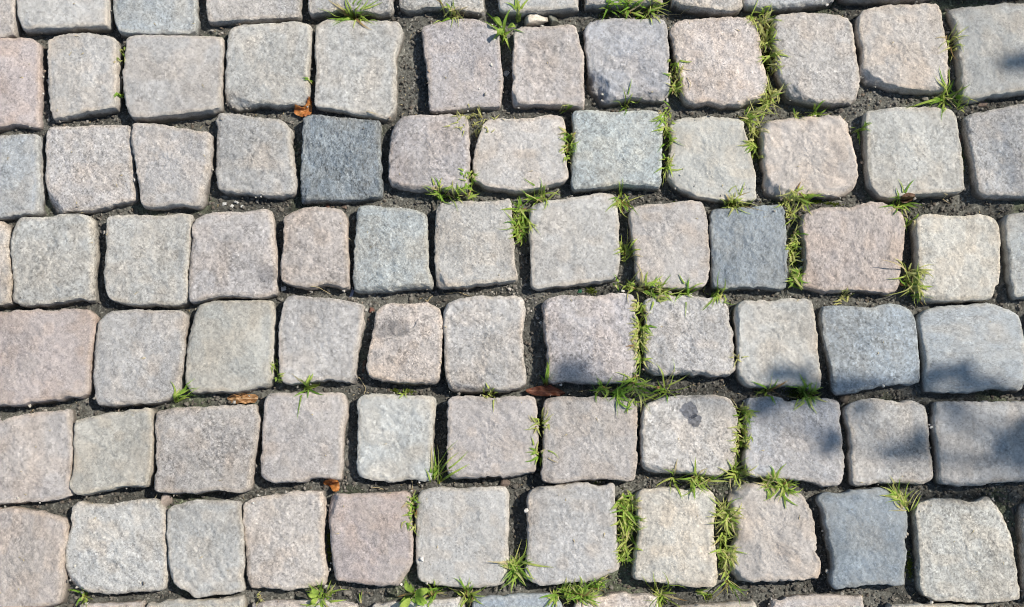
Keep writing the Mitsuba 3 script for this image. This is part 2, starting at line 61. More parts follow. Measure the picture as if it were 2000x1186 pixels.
['3b', 'g', [[np.float64(-589.9), np.float64(96.7)], [np.float64(-580.7), np.float64(104.8)], [np.float64(-554.6), np.float64(105.4)], [np.float64(-518.3), np.float64(109.2)], [np.float64(-502.8), np.float64(105.4)], [np.float64(-497.4), np.float64(94.8)], [np.float64(-495.2), np.float64(66.3)], [np.float64(-493.4), np.float64(33.7)], [np.float64(-492.7), np.float64(8.6)], [np.float64(-499.7), np.float64(4.9)], [np.float64(-510.6), np.float64(6.7)], [np.float64(-531.4), np.float64(2.5)], [np.float64(-569.7), np.float64(-1.8)], [np.float64(-582.5), np.float64(0.6)], [np.float64(-587.7), np.float64(7.3)], [np.float64(-588.9), np.float64(33.7)], [np.float64(-593.1), np.float64(62.0)], [np.float64(-593.3), np.float64(83.6)]], {}],
['3c', 'c', [[np.float64(-481.8), np.float64(99.2)], [np.float64(-477.2), np.float64(104.8)], [np.float64(-449.4), np.float64(107.9)], [np.float64(-414.6), np.float64(106.7)], [np.float64(-389.2), np.float64(109.8)], [np.float64(-382.3), np.float64(104.8)], [np.float64(-381.7), np.float64(76.8)], [np.float64(-382.1), np.float64(44.1)], [np.float64(-382.5), np.float64(9.8)], [np.float64(-386.3), np.float64(0.6)], [np.float64(-398.8), np.float64(-1.8)], [np.float64(-424.2), np.float64(-0.6)], [np.float64(-448.2), np.float64(-0.6)], [np.float64(-465.2), np.float64(2.5)], [np.float64(-474.7), np.float64(9.8)], [np.float64(-479.6), np.float64(22.6)], [np.float64(-480.9), np.float64(48.4)], [np.float64(-480.1), np.float64(66.3)], [np.float64(-482.2), np.float64(83.6)]], {}],
['3d', 'p', [[np.float64(-379.4), np.float64(94.8)], [np.float64(-373.8), np.float64(104.8)], [np.float64(-350.3), np.float64(111.0)], [np.float64(-318.0), np.float64(111.7)], [np.float64(-291.9), np.float64(114.8)], [np.float64(-284.9), np.float64(104.8)], [np.float64(-282.2), np.float64(76.8)], [np.float64(-277.7), np.float64(48.4)], [np.float64(-277.7), np.float64(29.4)], [np.float64(-277.8), np.float64(14.1)], [np.float64(-284.3), np.float64(9.8)], [np.float64(-301.1), np.float64(7.3)], [np.float64(-335.5), np.float64(9.8)], [np.float64(-371.4), np.float64(3.7)], [np.float64(-379.3), np.float64(6.1)], [np.float64(-381.4), np.float64(26.9)], [np.float64(-379.8), np.float64(59.5)], [np.float64(-378.7), np.float64(76.8)]], {'patch': [[np.float64(-289.1), np.float64(35.4), 12.0, 0]]}],
['3e', 'm3', [[np.float64(-270.3), np.float64(106.7)], [np.float64(-248.6), np.float64(114.8)], [np.float64(-218.2), np.float64(116.0)], [np.float64(-203.5), np.float64(112.9)], [np.float64(-197.2), np.float64(103.5)], [np.float64(-196.2), np.float64(83.6)], [np.float64(-193.7), np.float64(52.7)], [np.float64(-192.5), np.float64(24.5)], [np.float64(-196.6), np.float64(19.6)], [np.float64(-216.0), np.float64(23.2)], [np.float64(-239.4), np.float64(19.6)], [np.float64(-263.0), np.float64(23.8)], [np.float64(-271.7), np.float64(30.0)], [np.float64(-272.7), np.float64(44.1)], [np.float64(-270.5), np.float64(70.6)], [np.float64(-270.5), np.float64(92.3)]], {}],
['3f', 'h', [[np.float64(-184.6), np.float64(111.0)], [np.float64(-175.0), np.float64(118.5)], [np.float64(-145.1), np.float64(116.7)], [np.float64(-121.3), np.float64(115.4)], [np.float64(-104.8), np.float64(109.8)], [np.float64(-101.0), np.float64(99.2)], [np.float64(-100.1), np.float64(76.8)], [np.float64(-98.6), np.float64(48.4)], [np.float64(-93.5), np.float64(26.9)], [np.float64(-95.9), np.float64(21.4)], [np.float64(-117.6), np.float64(19.6)], [np.float64(-147.7), np.float64(15.9)], [np.float64(-179.6), np.float64(15.9)], [np.float64(-186.3), np.float64(20.2)], [np.float64(-186.8), np.float64(44.1)], [np.float64(-185.7), np.float64(76.8)], [np.float64(-184.9), np.float64(99.2)]], {'chips': [(-85, 0.88, 0.5)]}],
['3g', 'g2', [[np.float64(-89.0), np.float64(114.8)], [np.float64(-80.5), np.float64(121.0)], [np.float64(-45.7), np.float64(122.3)], [np.float64(-9.2), np.float64(124.8)], [np.float64(-2.4), np.float64(123.5)], [np.float64(-0.6), np.float64(105.4)], [np.float64(1.8), np.float64(76.8)], [np.float64(4.2), np.float64(44.1)], [np.float64(4.8), np.float64(31.2)], [np.float64(-2.4), np.float64(27.5)], [np.float64(-34.4), np.float64(23.8)], [np.float64(-66.3), np.float64(20.2)], [np.float64(-81.4), np.float64(20.2)], [np.float64(-89.3), np.float64(26.9)], [np.float64(-90.8), np.float64(55.2)], [np.float64(-90.5), np.float64(88.0)]], {}],
['3h', 'g', [[np.float64(21.3), np.float64(114.8)], [np.float64(36.6), np.float64(122.9)], [np.float64(62.8), np.float64(126.7)], [np.float64(86.7), np.float64(131.1)], [np.float64(112.4), np.float64(134.2)], [np.float64(124.5), np.float64(126.7)], [np.float64(126.0), np.float64(105.4)], [np.float64(126.8), np.float64(76.8)], [np.float64(127.7), np.float64(55.2)], [np.float64(124.4), np.float64(34.9)], [np.float64(117.7), np.float64(29.4)], [np.float64(85.7), np.float64(25.1)], [np.float64(53.7), np.float64(20.8)], [np.float64(28.9), np.float64(18.9)], [np.float64(22.9), np.float64(26.9)], [np.float64(21.8), np.float64(55.2)], [np.float64(20.7), np.float64(88.0)]], {}],
['3i', 'p', [[np.float64(140.1), np.float64(111.0)], [np.float64(151.2), np.float64(118.5)], [np.float64(186.0), np.float64(121.0)], [np.float64(216.0), np.float64(125.4)], [np.float64(226.3), np.float64(122.3)], [np.float64(230.7), np.float64(105.4)], [np.float64(232.5), np.float64(81.8)], [np.float64(233.1), np.float64(55.2)], [np.float64(230.0), np.float64(28.1)], [np.float64(223.1), np.float64(20.2)], [np.float64(207.4), np.float64(18.9)], [np.float64(174.9), np.float64(19.6)], [np.float64(155.0), np.float64(23.2)], [np.float64(146.8), np.float64(33.7)], [np.float64(146.5), np.float64(55.2)], [np.float64(143.2), np.float64(76.8)], [np.float64(140.5), np.float64(96.7)]], {}],
['3j', 'D', [[np.float64(237.6), np.float64(111.0)], [np.float64(245.0), np.float64(115.4)], [np.float64(280.4), np.float64(116.0)], [np.float64(292.6), np.float64(117.9)], [np.float64(316.5), np.float64(120.4)], [np.float64(323.6), np.float64(114.8)], [np.float64(325.2), np.float64(92.3)], [np.float64(325.5), np.float64(66.3)], [np.float64(325.1), np.float64(38.0)], [np.float64(323.4), np.float64(23.8)], [np.float64(315.3), np.float64(17.7)], [np.float64(289.5), np.float64(20.2)], [np.float64(277.4), np.float64(19.6)], [np.float64(242.4), np.float64(18.9)], [np.float64(236.6), np.float64(26.9)], [np.float64(236.7), np.float64(55.2)], [np.float64(235.1), np.float64(88.0)]], {'rough': 1.4, 'st': (1.2, 0.8)}],
['3k', 's', [[np.float64(347.0), np.float64(106.7)], [np.float64(355.2), np.float64(112.3)], [np.float64(379.1), np.float64(116.7)], [np.float64(404.7), np.float64(116.7)], [np.float64(420.2), np.float64(122.3)], [np.float64(439.7), np.float64(121.7)], [np.float64(460.6), np.float64(112.3)], [np.float64(466.1), np.float64(101.1)], [np.float64(465.4), np.float64(75.0)], [np.float64(460.5), np.float64(50.9)], [np.float64(456.2), np.float64(26.9)], [np.float64(452.1), np.float64(15.9)], [np.float64(434.5), np.float64(14.1)], [np.float64(400.3), np.float64(17.7)], [np.float64(374.9), np.float64(15.9)], [np.float64(351.5), np.float64(18.9)], [np.float64(340.3), np.float64(24.5)], [np.float64(345.9), np.float64(44.1)], [np.float64(347.4), np.float64(68.2)], [np.float64(344.5), np.float64(88.0)]], {'st': (1.15, 0.8)}],
['3l', 'y', [[np.float64(479.5), np.float64(102.3)], [np.float64(495.1), np.float64(107.9)], [np.float64(529.6), np.float64(104.8)], [np.float64(555.3), np.float64(107.3)], [np.float64(570.2), np.float64(102.3)], [np.float64(576.8), np.float64(90.5)], [np.float64(576.4), np.float64(66.3)], [np.float64(572.7), np.float64(26.9)], [np.float64(567.5), np.float64(20.2)], [np.float64(563.0), np.float64(6.7)], [np.float64(544.8), np.float64(4.9)], [np.float64(512.9), np.float64(3.7)], [np.float64(487.0), np.float64(4.9)], [np.float64(478.4), np.float64(11.6)], [np.float64(477.7), np.float64(33.7)], [np.float64(479.5), np.float64(66.3)], [np.float64(479.4), np.float64(88.0)]], {'chips': [(-25, 0.92, 0.3)]}],
['3m', 'h', [[np.float64(587.2), np.float64(101.1)], [np.float64(595.0), np.float64(108.5)], [np.float64(609.1), np.float64(110.4)], [np.float64(658.0), np.float64(113.5)], [np.float64(665.9), np.float64(104.8)], [np.float64(662.2), np.float64(20.8)], [np.float64(654.3), np.float64(12.2)], [np.float64(602.3), np.float64(9.2)], [np.float64(592.1), np.float64(9.8)], [np.float64(588.7), np.float64(22.6)], [np.float64(587.8), np.float64(55.2)], [np.float64(584.8), np.float64(83.6)]], {}],
['4a', 'P', [[np.float64(-621.4), np.float64(-10.9)], [np.float64(-601.0), np.float64(-9.7)], [np.float64(-575.3), np.float64(-7.9)], [np.float64(-537.5), np.float64(-6.7)], [np.float64(-506.3), np.float64(-5.5)], [np.float64(-492.8), np.float64(-11.5)], [np.float64(-488.7), np.float64(-20.6)], [np.float64(-489.7), np.float64(-46.0)], [np.float64(-491.5), np.float64(-67.7)], [np.float64(-491.4), np.float64(-101.8)], [np.float64(-495.8), np.float64(-107.1)], [np.float64(-520.6), np.float64(-110.7)], [np.float64(-551.7), np.float64(-116.0)], [np.float64(-581.3), np.float64(-117.8)], [np.float64(-593.8), np.float64(-118.4)], [np.float64(-612.7), np.float64(-119.0)], [np.float64(-618.4), np.float64(-105.9)], [np.float64(-625.0), np.float64(-27.9)]], {}],
['4b', 'g', [[np.float64(-481.6), np.float64(-17.6)], [np.float64(-473.1), np.float64(-7.9)], [np.float64(-441.3), np.float64(-6.7)], [np.float64(-416.0), np.float64(-8.5)], [np.float64(-396.8), np.float64(-7.3)], [np.float64(-385.8), np.float64(-10.9)], [np.float64(-381.8), np.float64(-20.6)], [np.float64(-382.8), np.float64(-52.7)], [np.float64(-385.0), np.float64(-84.5)], [np.float64(-387.3), np.float64(-101.8)], [np.float64(-394.1), np.float64(-108.9)], [np.float64(-411.0), np.float64(-116.0)], [np.float64(-446.5), np.float64(-118.4)], [np.float64(-474.9), np.float64(-119.6)], [np.float64(-482.9), np.float64(-114.2)], [np.float64(-487.0), np.float64(-84.5)], [np.float64(-486.9), np.float64(-52.7)], [np.float64(-485.7), np.float64(-31.5)]], {}],
['4c', 'k', [[np.float64(-370.4), np.float64(-4.8)], [np.float64(-356.9), np.float64(3.1)], [np.float64(-324.5), np.float64(4.3)], [np.float64(-289.0), np.float64(4.9)], [np.float64(-281.0), np.float64(-0.6)], [np.float64(-278.8), np.float64(-31.5)], [np.float64(-279.0), np.float64(-63.5)], [np.float64(-279.4), np.float64(-88.6)], [np.float64(-283.3), np.float64(-95.8)], [np.float64(-297.6), np.float64(-98.2)], [np.float64(-314.7), np.float64(-102.4)], [np.float64(-342.0), np.float64(-102.9)], [np.float64(-367.0), np.float64(-103.5)], [np.float64(-376.1), np.float64(-99.4)], [np.float64(-379.7), np.float64(-84.5)], [np.float64(-379.8), np.float64(-52.7)], [np.float64(-375.6), np.float64(-24.9)]], {}],
['4d', 'q', [[np.float64(-267.2), np.float64(1.9)], [np.float64(-259.6), np.float64(9.8)], [np.float64(-233.0), np.float64(7.3)], [np.float64(-205.3), np.float64(5.5)], [np.float64(-179.3), np.float64(0.6)], [np.float64(-175.0), np.float64(-6.7)], [np.float64(-175.2), np.float64(-24.9)], [np.float64(-180.0), np.float64(-52.7)], [np.float64(-182.0), np.float64(-74.3)], [np.float64(-182.8), np.float64(-91.6)], [np.float64(-192.4), np.float64(-91.0)], [np.float64(-213.3), np.float64(-89.2)], [np.float64(-234.6), np.float64(-91.6)], [np.float64(-255.4), np.float64(-93.4)], [np.float64(-266.8), np.float64(-91.6)], [np.float64(-270.7), np.float64(-80.3)], [np.float64(-271.6), np.float64(-52.7)], [np.float64(-271.8), np.float64(-24.9)]], {'chips': [(-80, 0.88, 0.4)]}],
['4e', 'w', [[np.float64(-158.7), np.float64(-9.1)], [np.float64(-147.4), np.float64(0.0)], [np.float64(-117.3), np.float64(0.0)], [np.float64(-102.3), np.float64(1.9)], [np.float64(-92.0), np.float64(-1.2)], [np.float64(-84.1), np.float64(-9.7)], [np.float64(-81.5), np.float64(-31.5)], [np.float64(-81.9), np.float64(-52.7)], [np.float64(-84.1), np.float64(-78.5)], [np.float64(-88.7), np.float64(-91.6)], [np.float64(-107.8), np.float64(-92.2)], [np.float64(-133.4), np.float64(-91.6)], [np.float64(-159.7), np.float64(-87.4)], [np.float64(-168.8), np.float64(-78.5)], [np.float64(-168.5), np.float64(-63.5)], [np.float64(-164.1), np.float64(-41.8)], [np.float64(-160.9), np.float64(-21.9)]], {'patch': [[np.float64(-151.3), np.float64(-28.5), 13.799999999999999, 0], [np.float64(-131.0), np.float64(-29.1), 12.0, 0]], 'ledge': [[np.float64(-178.8), np.float64(-58.5)], [np.float64(-157.6), np.float64(-45.3)], [np.float64(-143.3), np.float64(-41.7)], [np.float64(-125.5), np.float64(-34.5)], [np.float64(-116.0), np.float64(-28.5)], [np.float64(-110.7), np.float64(-21.2)], [np.float64(-95.9), np.float64(-13.3)], [np.float64(-71.9), np.float64(-7.9)]]}],
['4f', 'q', [[np.float64(-79.4), np.float64(-4.8)], [np.float64(-72.8), np.float64(3.1)], [np.float64(-45.2), np.float64(8.6)], [np.float64(-13.3), np.float64(9.8)], [np.float64(7.2), np.float64(9.8)], [np.float64(13.2), np.float64(6.1)], [np.float64(15.0), np.float64(-3.6)], [np.float64(12.0), np.float64(-31.5)], [np.float64(12.6), np.float64(-59.3)], [np.float64(16.1), np.float64(-84.5)], [np.float64(13.7), np.float64(-95.2)], [np.float64(-2.4), np.float64(-100.6)], [np.float64(-33.9), np.float64(-102.4)], [np.float64(-66.6), np.float64(-101.8)], [np.float64(-74.4), np.float64(-92.8)], [np.float64(-77.6), np.float64(-74.3)], [np.float64(-79.6), np.float64(-52.7)], [np.float64(-79.8), np.float64(-24.9)]], {'chips': [(-95, 0.87, 0.4)]}],
['4g', 'm', [[np.float64(36.1), np.float64(-0.6)], [np.float64(44.6), np.float64(6.7)], [np.float64(74.7), np.float64(9.8)], [np.float64(106.6), np.float64(10.4)], [np.float64(133.8), np.float64(12.8)], [np.float64(142.7), np.float64(8.6)], [np.float64(144.9), np.float64(-3.6)], [np.float64(145.7), np.float64(-31.5)], [np.float64(145.8), np.float64(-63.5)], [np.float64(145.5), np.float64(-83.3)], [np.float64(139.4), np.float64(-88.0)], [np.float64(117.9), np.float64(-92.8)], [np.float64(88.7), np.float64(-92.2)], [np.float64(63.1), np.float64(-91.0)], [np.float64(45.3), np.float64(-91.6)], [np.float64(40.0), np.float64(-80.3)], [np.float64(41.2), np.float64(-63.5)], [np.float64(39.0), np.float64(-31.5)], [np.float64(36.1), np.float64(-12.1)]], {'chips': [(165, 0.9, 0.4)]}],
['4h', 'g', [[np.float64(155.9), np.float64(1.9)], [np.float64(166.2), np.float64(8.0)], [np.float64(192.2), np.float64(10.4)], [np.float64(224.0), np.float64(8.0)], [np.float64(246.9), np.float64(6.7)], [np.float64(253.3), np.float64(-0.6)], [np.float64(255.1), np.float64(-20.6)], [np.float64(258.8), np.float64(-37.6)], [np.float64(258.8), np.float64(-59.3)], [np.float64(259.6), np.float64(-74.3)], [np.float64(251.6), np.float64(-82.7)], [np.float64(232.4), np.float64(-85.1)], [np.float64(206.9), np.float64(-82.1)], [np.float64(179.4), np.float64(-83.3)], [np.float64(160.4), np.float64(-79.1)], [np.float64(155.2), np.float64(-69.5)], [np.float64(155.1), np.float64(-41.8)], [np.float64(156.8), np.float64(-16.4)]], {'chips': [(-95, 0.84, 0.5)]}],
['4i', 'l', [[np.float64(262.8), np.float64(-4.8)], [np.float64(272.7), np.float64(3.7)], [np.float64(302.8), np.float64(3.1)], [np.float64(319.1), np.float64(6.1)], [np.float64(331.8), np.float64(6.7)], [np.float64(348.6), np.float64(4.9)], [np.float64(354.2), np.float64(-5.5)], [np.float64(356.7), np.float64(-31.5)], [np.float64(357.9), np.float64(-63.5)], [np.float64(359.8), np.float64(-88.6)], [np.float64(356.4), np.float64(-100.0)], [np.float64(338.6), np.float64(-97.6)], [np.float64(306.6), np.float64(-95.8)], [np.float64(280.4), np.float64(-95.8)], [np.float64(266.9), np.float64(-88.6)], [np.float64(261.8), np.float64(-78.5)], [np.float64(263.2), np.float64(-52.7)], [np.float64(262.2), np.float64(-24.9)]], {}],
['4j', 'B', [[np.float64(364.3), np.float64(-7.9)], [np.float64(368.8), np.float64(-1.8)], [np.float64(395.2), np.float64(-1.8)], [np.float64(421.0), np.float64(-3.6)], [np.float64(446.5), np.float64(0.6)], [np.float64(463.1), np.float64(-4.8)], [np.float64(472.1), np.float64(-15.8)], [np.float64(474.3), np.float64(-41.8)], [np.float64(475.6), np.float64(-74.3)], [np.float64(474.7), np.float64(-90.4)], [np.float64(467.4), np.float64(-93.4)], [np.float64(433.4), np.float64(-95.8)], [np.float64(403.3), np.float64(-102.4)], [np.float64(377.0), np.float64(-105.3)], [np.float64(374.1), np.float64(-88.6)], [np.float64(371.4), np.float64(-69.5)], [np.float64(365.7), np.float64(-48.4)], [np.float64(363.6), np.float64(-24.9)]], {}],
['4k', 'T', [[np.float64(477.4), np.float64(-17.6)], [np.float64(490.7), np.float64(-5.5)], [np.float64(519.2), np.float64(-1.2)], [np.float64(561.4), np.float64(0.6)], [np.float64(574.4), np.float64(-3.6)], [np.float64(593.1), np.float64(-12.1)], [np.float64(596.3), np.float64(-26.7)], [np.float64(598.4), np.float64(-48.4)], [np.float64(598.2), np.float64(-88.0)], [np.float64(594.4), np.float64(-100.0)], [np.float64(580.7), np.float64(-100.0)], [np.float64(559.4), np.float64(-98.8)], [np.float64(527.5), np.float64(-103.5)], [np.float64(486.5), np.float64(-102.9)], [np.float64(480.9), np.float64(-97.0)], [np.float64(481.5), np.float64(-63.5)], [np.float64(479.3), np.float64(-37.6)]], {'st': (0.7, 1.25)}],
['4l', 'g', [[np.float64(614.3), np.float64(-8.5)], [np.float64(697.8), np.float64(-2.4)], [np.float64(703.9), np.float64(-15.8)], [np.float64(701.8), np.float64(-88.0)], [np.float64(693.9), np.float64(-97.6)], [np.float64(612.8), np.float64(-101.2)], [np.float64(606.5), np.float64(-88.0)]], {}],
['5a', 'p', [[np.float64(-630.0), np.float64(-142.6)], [np.float64(-592.5), np.float64(-137.3)], [np.float64(-565.7), np.float64(-129.7)], [np.float64(-523.9), np.float64(-124.3)], [np.float64(-513.9), np.float64(-123.7)], [np.float64(-510.7), np.float64(-137.3)], [np.float64(-507.3), np.float64(-156.2)], [np.float64(-506.7), np.float64(-187.3)], [np.float64(-507.5), np.float64(-203.6)], [np.float64(-503.7), np.float64(-217.5)], [np.float64(-507.5), np.float64(-223.3)], [np.float64(-534.2), np.float64(-228.5)], [np.float64(-565.8), np.float64(-229.7)], [np.float64(-586.1), np.float64(-232.0)], [np.float64(-621.1), np.float64(-234.9)], [np.float64(-627.8), np.float64(-223.3)]], {}],
['5b', 'w2', [[np.float64(-506.5), np.float64(-138.5)], [np.float64(-500.2), np.float64(-134.4)], [np.float64(-466.8), np.float64(-127.9)], [np.float64(-435.6), np.float64(-123.7)], [np.float64(-419.0), np.float64(-123.1)], [np.float64(-415.9), np.float64(-137.3)], [np.float64(-413.8), np.float64(-158.0)], [np.float64(-414.2), np.float64(-187.3)], [np.float64(-417.4), np.float64(-206.5)], [np.float64(-423.0), np.float64(-211.1)], [np.float64(-441.8), np.float64(-211.7)], [np.float64(-472.6), np.float64(-217.5)], [np.float64(-495.3), np.float64(-221.6)], [np.float64(-503.1), np.float64(-218.1)], [np.float64(-507.2), np.float64(-207.7)], [np.float64(-505.2), np.float64(-191.3)], [np.float64(-504.9), np.float64(-166.2)]], {}],
['5c', 'p2', [[np.float64(-411.5), np.float64(-130.8)], [np.float64(-407.0), np.float64(-124.9)], [np.float64(-383.4), np.float64(-121.4)], [np.float64(-341.4), np.float64(-119.6)], [np.float64(-304.0), np.float64(-117.8)], [np.float64(-295.5), np.float64(-123.7)], [np.float64(-293.0), np.float64(-145.6)], [np.float64(-296.2), np.float64(-172.6)], [np.float64(-299.1), np.float64(-193.1)], [np.float64(-302.5), np.float64(-214.6)], [np.float64(-312.3), np.float64(-218.7)], [np.float64(-337.7), np.float64(-215.8)], [np.float64(-368.6), np.float64(-219.8)], [np.float64(-399.8), np.float64(-218.7)], [np.float64(-408.1), np.float64(-215.8)], [np.float64(-409.3), np.float64(-203.6)], [np.float64(-408.5), np.float64(-183.2)], [np.float64(-410.9), np.float64(-156.2)]], {}],
['5d', 'p', [[np.float64(-286.4), np.float64(-111.3)], [np.float64(-278.3), np.float64(-104.7)], [np.float64(-255.1), np.float64(-103.5)], [np.float64(-212.9), np.float64(-104.7)], [np.float64(-198.0), np.float64(-104.1)], [np.float64(-192.5), np.float64(-111.9)], [np.float64(-191.6), np.float64(-126.7)], [np.float64(-195.3), np.float64(-145.6)], [np.float64(-195.3), np.float64(-172.6)], [np.float64(-196.6), np.float64(-197.2)], [np.float64(-201.1), np.float64(-203.6)], [np.float64(-225.3), np.float64(-201.3)], [np.float64(-241.6), np.float64(-205.9)], [np.float64(-273.3), np.float64(-207.1)], [np.float64(-285.2), np.float64(-202.4)], [np.float64(-289.0), np.float64(-195.4)], [np.float64(-288.1), np.float64(-170.3)], [np.float64(-288.9), np.float64(-145.6)], [np.float64(-287.8), np.float64(-124.3)]], {}],
['5e', 'h2', [[np.float64(-178.8), np.float64(-115.4)], [np.float64(-170.6), np.float64(-107.7)], [np.float64(-143.3), np.float64(-106.5)], [np.float64(-115.9), np.float64(-107.7)], [np.float64(-93.9), np.float64(-108.3)], [np.float64(-89.7), np.float64(-116.0)], [np.float64(-91.7), np.float64(-145.6)], [np.float64(-92.0), np.float64(-176.7)], [np.float64(-91.8), np.float64(-200.1)], [np.float64(-96.4), np.float64(-205.9)], [np.float64(-117.0), np.float64(-204.2)], [np.float64(-141.1), np.float64(-207.1)], [np.float64(-164.6), np.float64(-204.2)], [np.float64(-174.7), np.float64(-200.7)], [np.float64(-179.0), np.float64(-191.3)], [np.float64(-178.4), np.float64(-162.1)], [np.float64(-179.0), np.float64(-135.0)]], {}],
['5f', 'p', [[np.float64(-74.2), np.float64(-117.8)], [np.float64(-68.9), np.float64(-110.7)], [np.float64(-46.4), np.float64(-107.7)], [np.float64(-27.9), np.float64(-110.7)], [np.float64(16.6), np.float64(-107.7)], [np.float64(26.1), np.float64(-110.1)], [np.float64(28.5), np.float64(-124.3)], [np.float64(29.6), np.float64(-156.2)], [np.float64(27.7), np.float64(-183.2)], [np.float64(25.9), np.float64(-194.3)], [np.float64(12.4), np.float64(-197.8)], [np.float64(-12.9), np.float64(-200.7)], [np.float64(-44.1), np.float64(-201.3)], [np.float64(-64.7), np.float64(-201.8)], [np.float64(-73.0), np.float64(-198.3)], [np.float64(-74.3), np.float64(-176.7)], [np.float64(-74.6), np.float64(-145.6)]], {}],
['5g', 'p3', [[np.float64(38.0), np.float64(-115.4)], [np.float64(44.6), np.float64(-109.5)], [np.float64(73.7), np.float64(-108.9)], [np.float64(105.2), np.float64(-108.9)], [np.float64(134.9), np.float64(-110.7)], [np.float64(143.7), np.float64(-116.0)], [np.float64(145.2), np.float64(-135.0)], [np.float64(144.1), np.float64(-166.2)], [np.float64(143.7), np.float64(-187.3)], [np.float64(141.1), np.float64(-203.6)], [np.float64(133.4), np.float64(-206.5)], [np.float64(118.8), np.float64(-204.2)], [np.float64(93.5), np.float64(-203.6)], [np.float64(66.4), np.float64(-206.5)], [np.float64(45.8), np.float64(-207.7)], [np.float64(35.3), np.float64(-203.6)], [np.float64(34.2), np.float64(-187.3)], [np.float64(36.6), np.float64(-162.1)], [np.float64(36.7), np.float64(-135.0)]], {}],
['5h', 'g2', [[np.float64(152.5), np.float64(-124.3)], [np.float64(159.8), np.float64(-116.0)], [np.float64(185.5), np.float64(-108.9)], [np.float64(210.4), np.float64(-107.7)], [np.float64(237.8), np.float64(-107.7)], [np.float64(250.8), np.float64(-111.3)], [np.float64(257.6), np.float64(-121.4)], [np.float64(260.6), np.float64(-139.1)], [np.float64(258.2), np.float64(-162.1)], [np.float64(257.0), np.float64(-183.8)], [np.float64(250.2), np.float64(-193.1)], [np.float64(233.6), np.float64(-198.9)], [np.float64(208.3), np.float64(-197.2)], [np.float64(187.8), np.float64(-195.4)], [np.float64(166.6), np.float64(-195.4)], [np.float64(154.3), np.float64(-191.3)], [np.float64(149.8), np.float64(-180.8)], [np.float64(150.3), np.float64(-151.5)]], {'patch': [[np.float64(204.7), np.float64(-125.2), 9.6, 1], [np.float64(210.9), np.float64(-137.0), 7.8, 1]], 'chips': [(-100, 0.86, 0.4)]}],
['5i', 'm2', [[np.float64(272.6), np.float64(-116.0)], [np.float64(279.9), np.float64(-110.1)], [np.float64(309.0), np.float64(-110.1)], [np.float64(319.0), np.float64(-114.2)], [np.float64(344.0), np.float64(-111.9)], [np.float64(376.7), np.float64(-112.5)], [np.float64(379.7), np.float64(-124.3)], [np.float64(380.4), np.float64(-151.5)], [np.float64(381.6), np.float64(-176.7)], [np.float64(379.9), np.float64(-202.4)], [np.float64(372.5), np.float64(-211.1)], [np.float64(352.6), np.float64(-208.8)], [np.float64(344.5), np.float64(-206.5)], [np.float64(313.4), np.float64(-203.6)], [np.float64(279.5), np.float64(-199.5)], [np.float64(270.2), np.float64(-195.4)], [np.float64(268.3), np.float64(-180.8)], [np.float64(270.2), np.float64(-156.2)]], {}],
['5j', 'c', [[np.float64(386.9), np.float64(-122.5)], [np.float64(396.8), np.float64(-115.4)], [np.float64(420.2), np.float64(-110.7)], [np.float64(444.9), np.float64(-115.4)], [np.float64(466.3), np.float64(-113.6)], [np.float64(479.6), np.float64(-122.0)], [np.float64(482.1), np.float64(-141.5)], [np.float64(482.7), np.float64(-172.6)], [np.float64(485.0), np.float64(-195.4)], [np.float64(482.8), np.float64(-203.6)], [np.float64(469.6), np.float64(-208.8)], [np.float64(448.5), np.float64(-207.1)], [np.float64(423.8), np.float64(-208.2)], [np.float64(398.4), np.float64(-210.0)], [np.float64(391.0), np.float64(-204.7)], [np.float64(390.2), np.float64(-183.2)], [np.float64(390.8), np.float64(-156.2)], [np.float64(388.1), np.float64(-137.3)]], {}],
['5k', 'g', [[np.float64(491.0), np.float64(-119.6)], [np.float64(497.8), np.float64(-114.8)], [np.float64(537.6), np.float64(-114.8)], [np.float64(564.9), np.float64(-114.2)], [np.float64(594.0), np.float64(-114.8)], [np.float64(611.8), np.float64(-115.4)], [np.float64(617.1), np.float64(-123.7)], [np.float64(613.4), np.float64(-194.3)], [np.float64(605.6), np.float64(-204.7)], [np.float64(587.9), np.float64(-205.3)], [np.float64(563.2), np.float64(-206.5)], [np.float64(531.8), np.float64(-210.6)], [np.float64(508.2), np.float64(-211.1)], [np.float64(492.0), np.float64(-206.5)], [np.float64(491.1), np.float64(-191.3)], [np.float64(490.7), np.float64(-166.2)], [np.float64(488.6), np.float64(-141.5)]], {}],
['5l', 'c', [[np.float64(630.6), np.float64(-117.8)], [np.float64(712.7), np.float64(-115.4)], [np.float64(718.7), np.float64(-129.7)], [np.float64(711.8), np.float64(-200.1)], [np.float64(705.3), np.float64(-208.2)], [np.float64(629.0), np.float64(-207.1)], [np.float64(624.0), np.float64(-194.3)]], {}],
['6a', 'u', [[np.float64(-617.2), np.float64(-240.7)], [np.float64(-585.7), np.float64(-238.4)], [np.float64(-573.5), np.float64(-236.6)], [np.float64(-544.1), np.float64(-239.5)], [np.float64(-520.8), np.float64(-245.8)], [np.float64(-508.9), np.float64(-250.5)], [np.float64(-506.6), np.float64(-268.8)], [np.float64(-508.9), np.float64(-289.4)], [np.float64(-508.5), np.float64(-315.6)], [np.float64(-509.8), np.float64(-333.7)], [np.float64(-513.4), np.float64(-342.2)], [np.float64(-537.3), np.float64(-347.2)], [np.float64(-578.2), np.float64(-350.0)], [np.float64(-607.1), np.float64(-351.2)], [np.float64(-613.8), np.float64(-337.6)]], {'st': (1.15, 0.85)}],
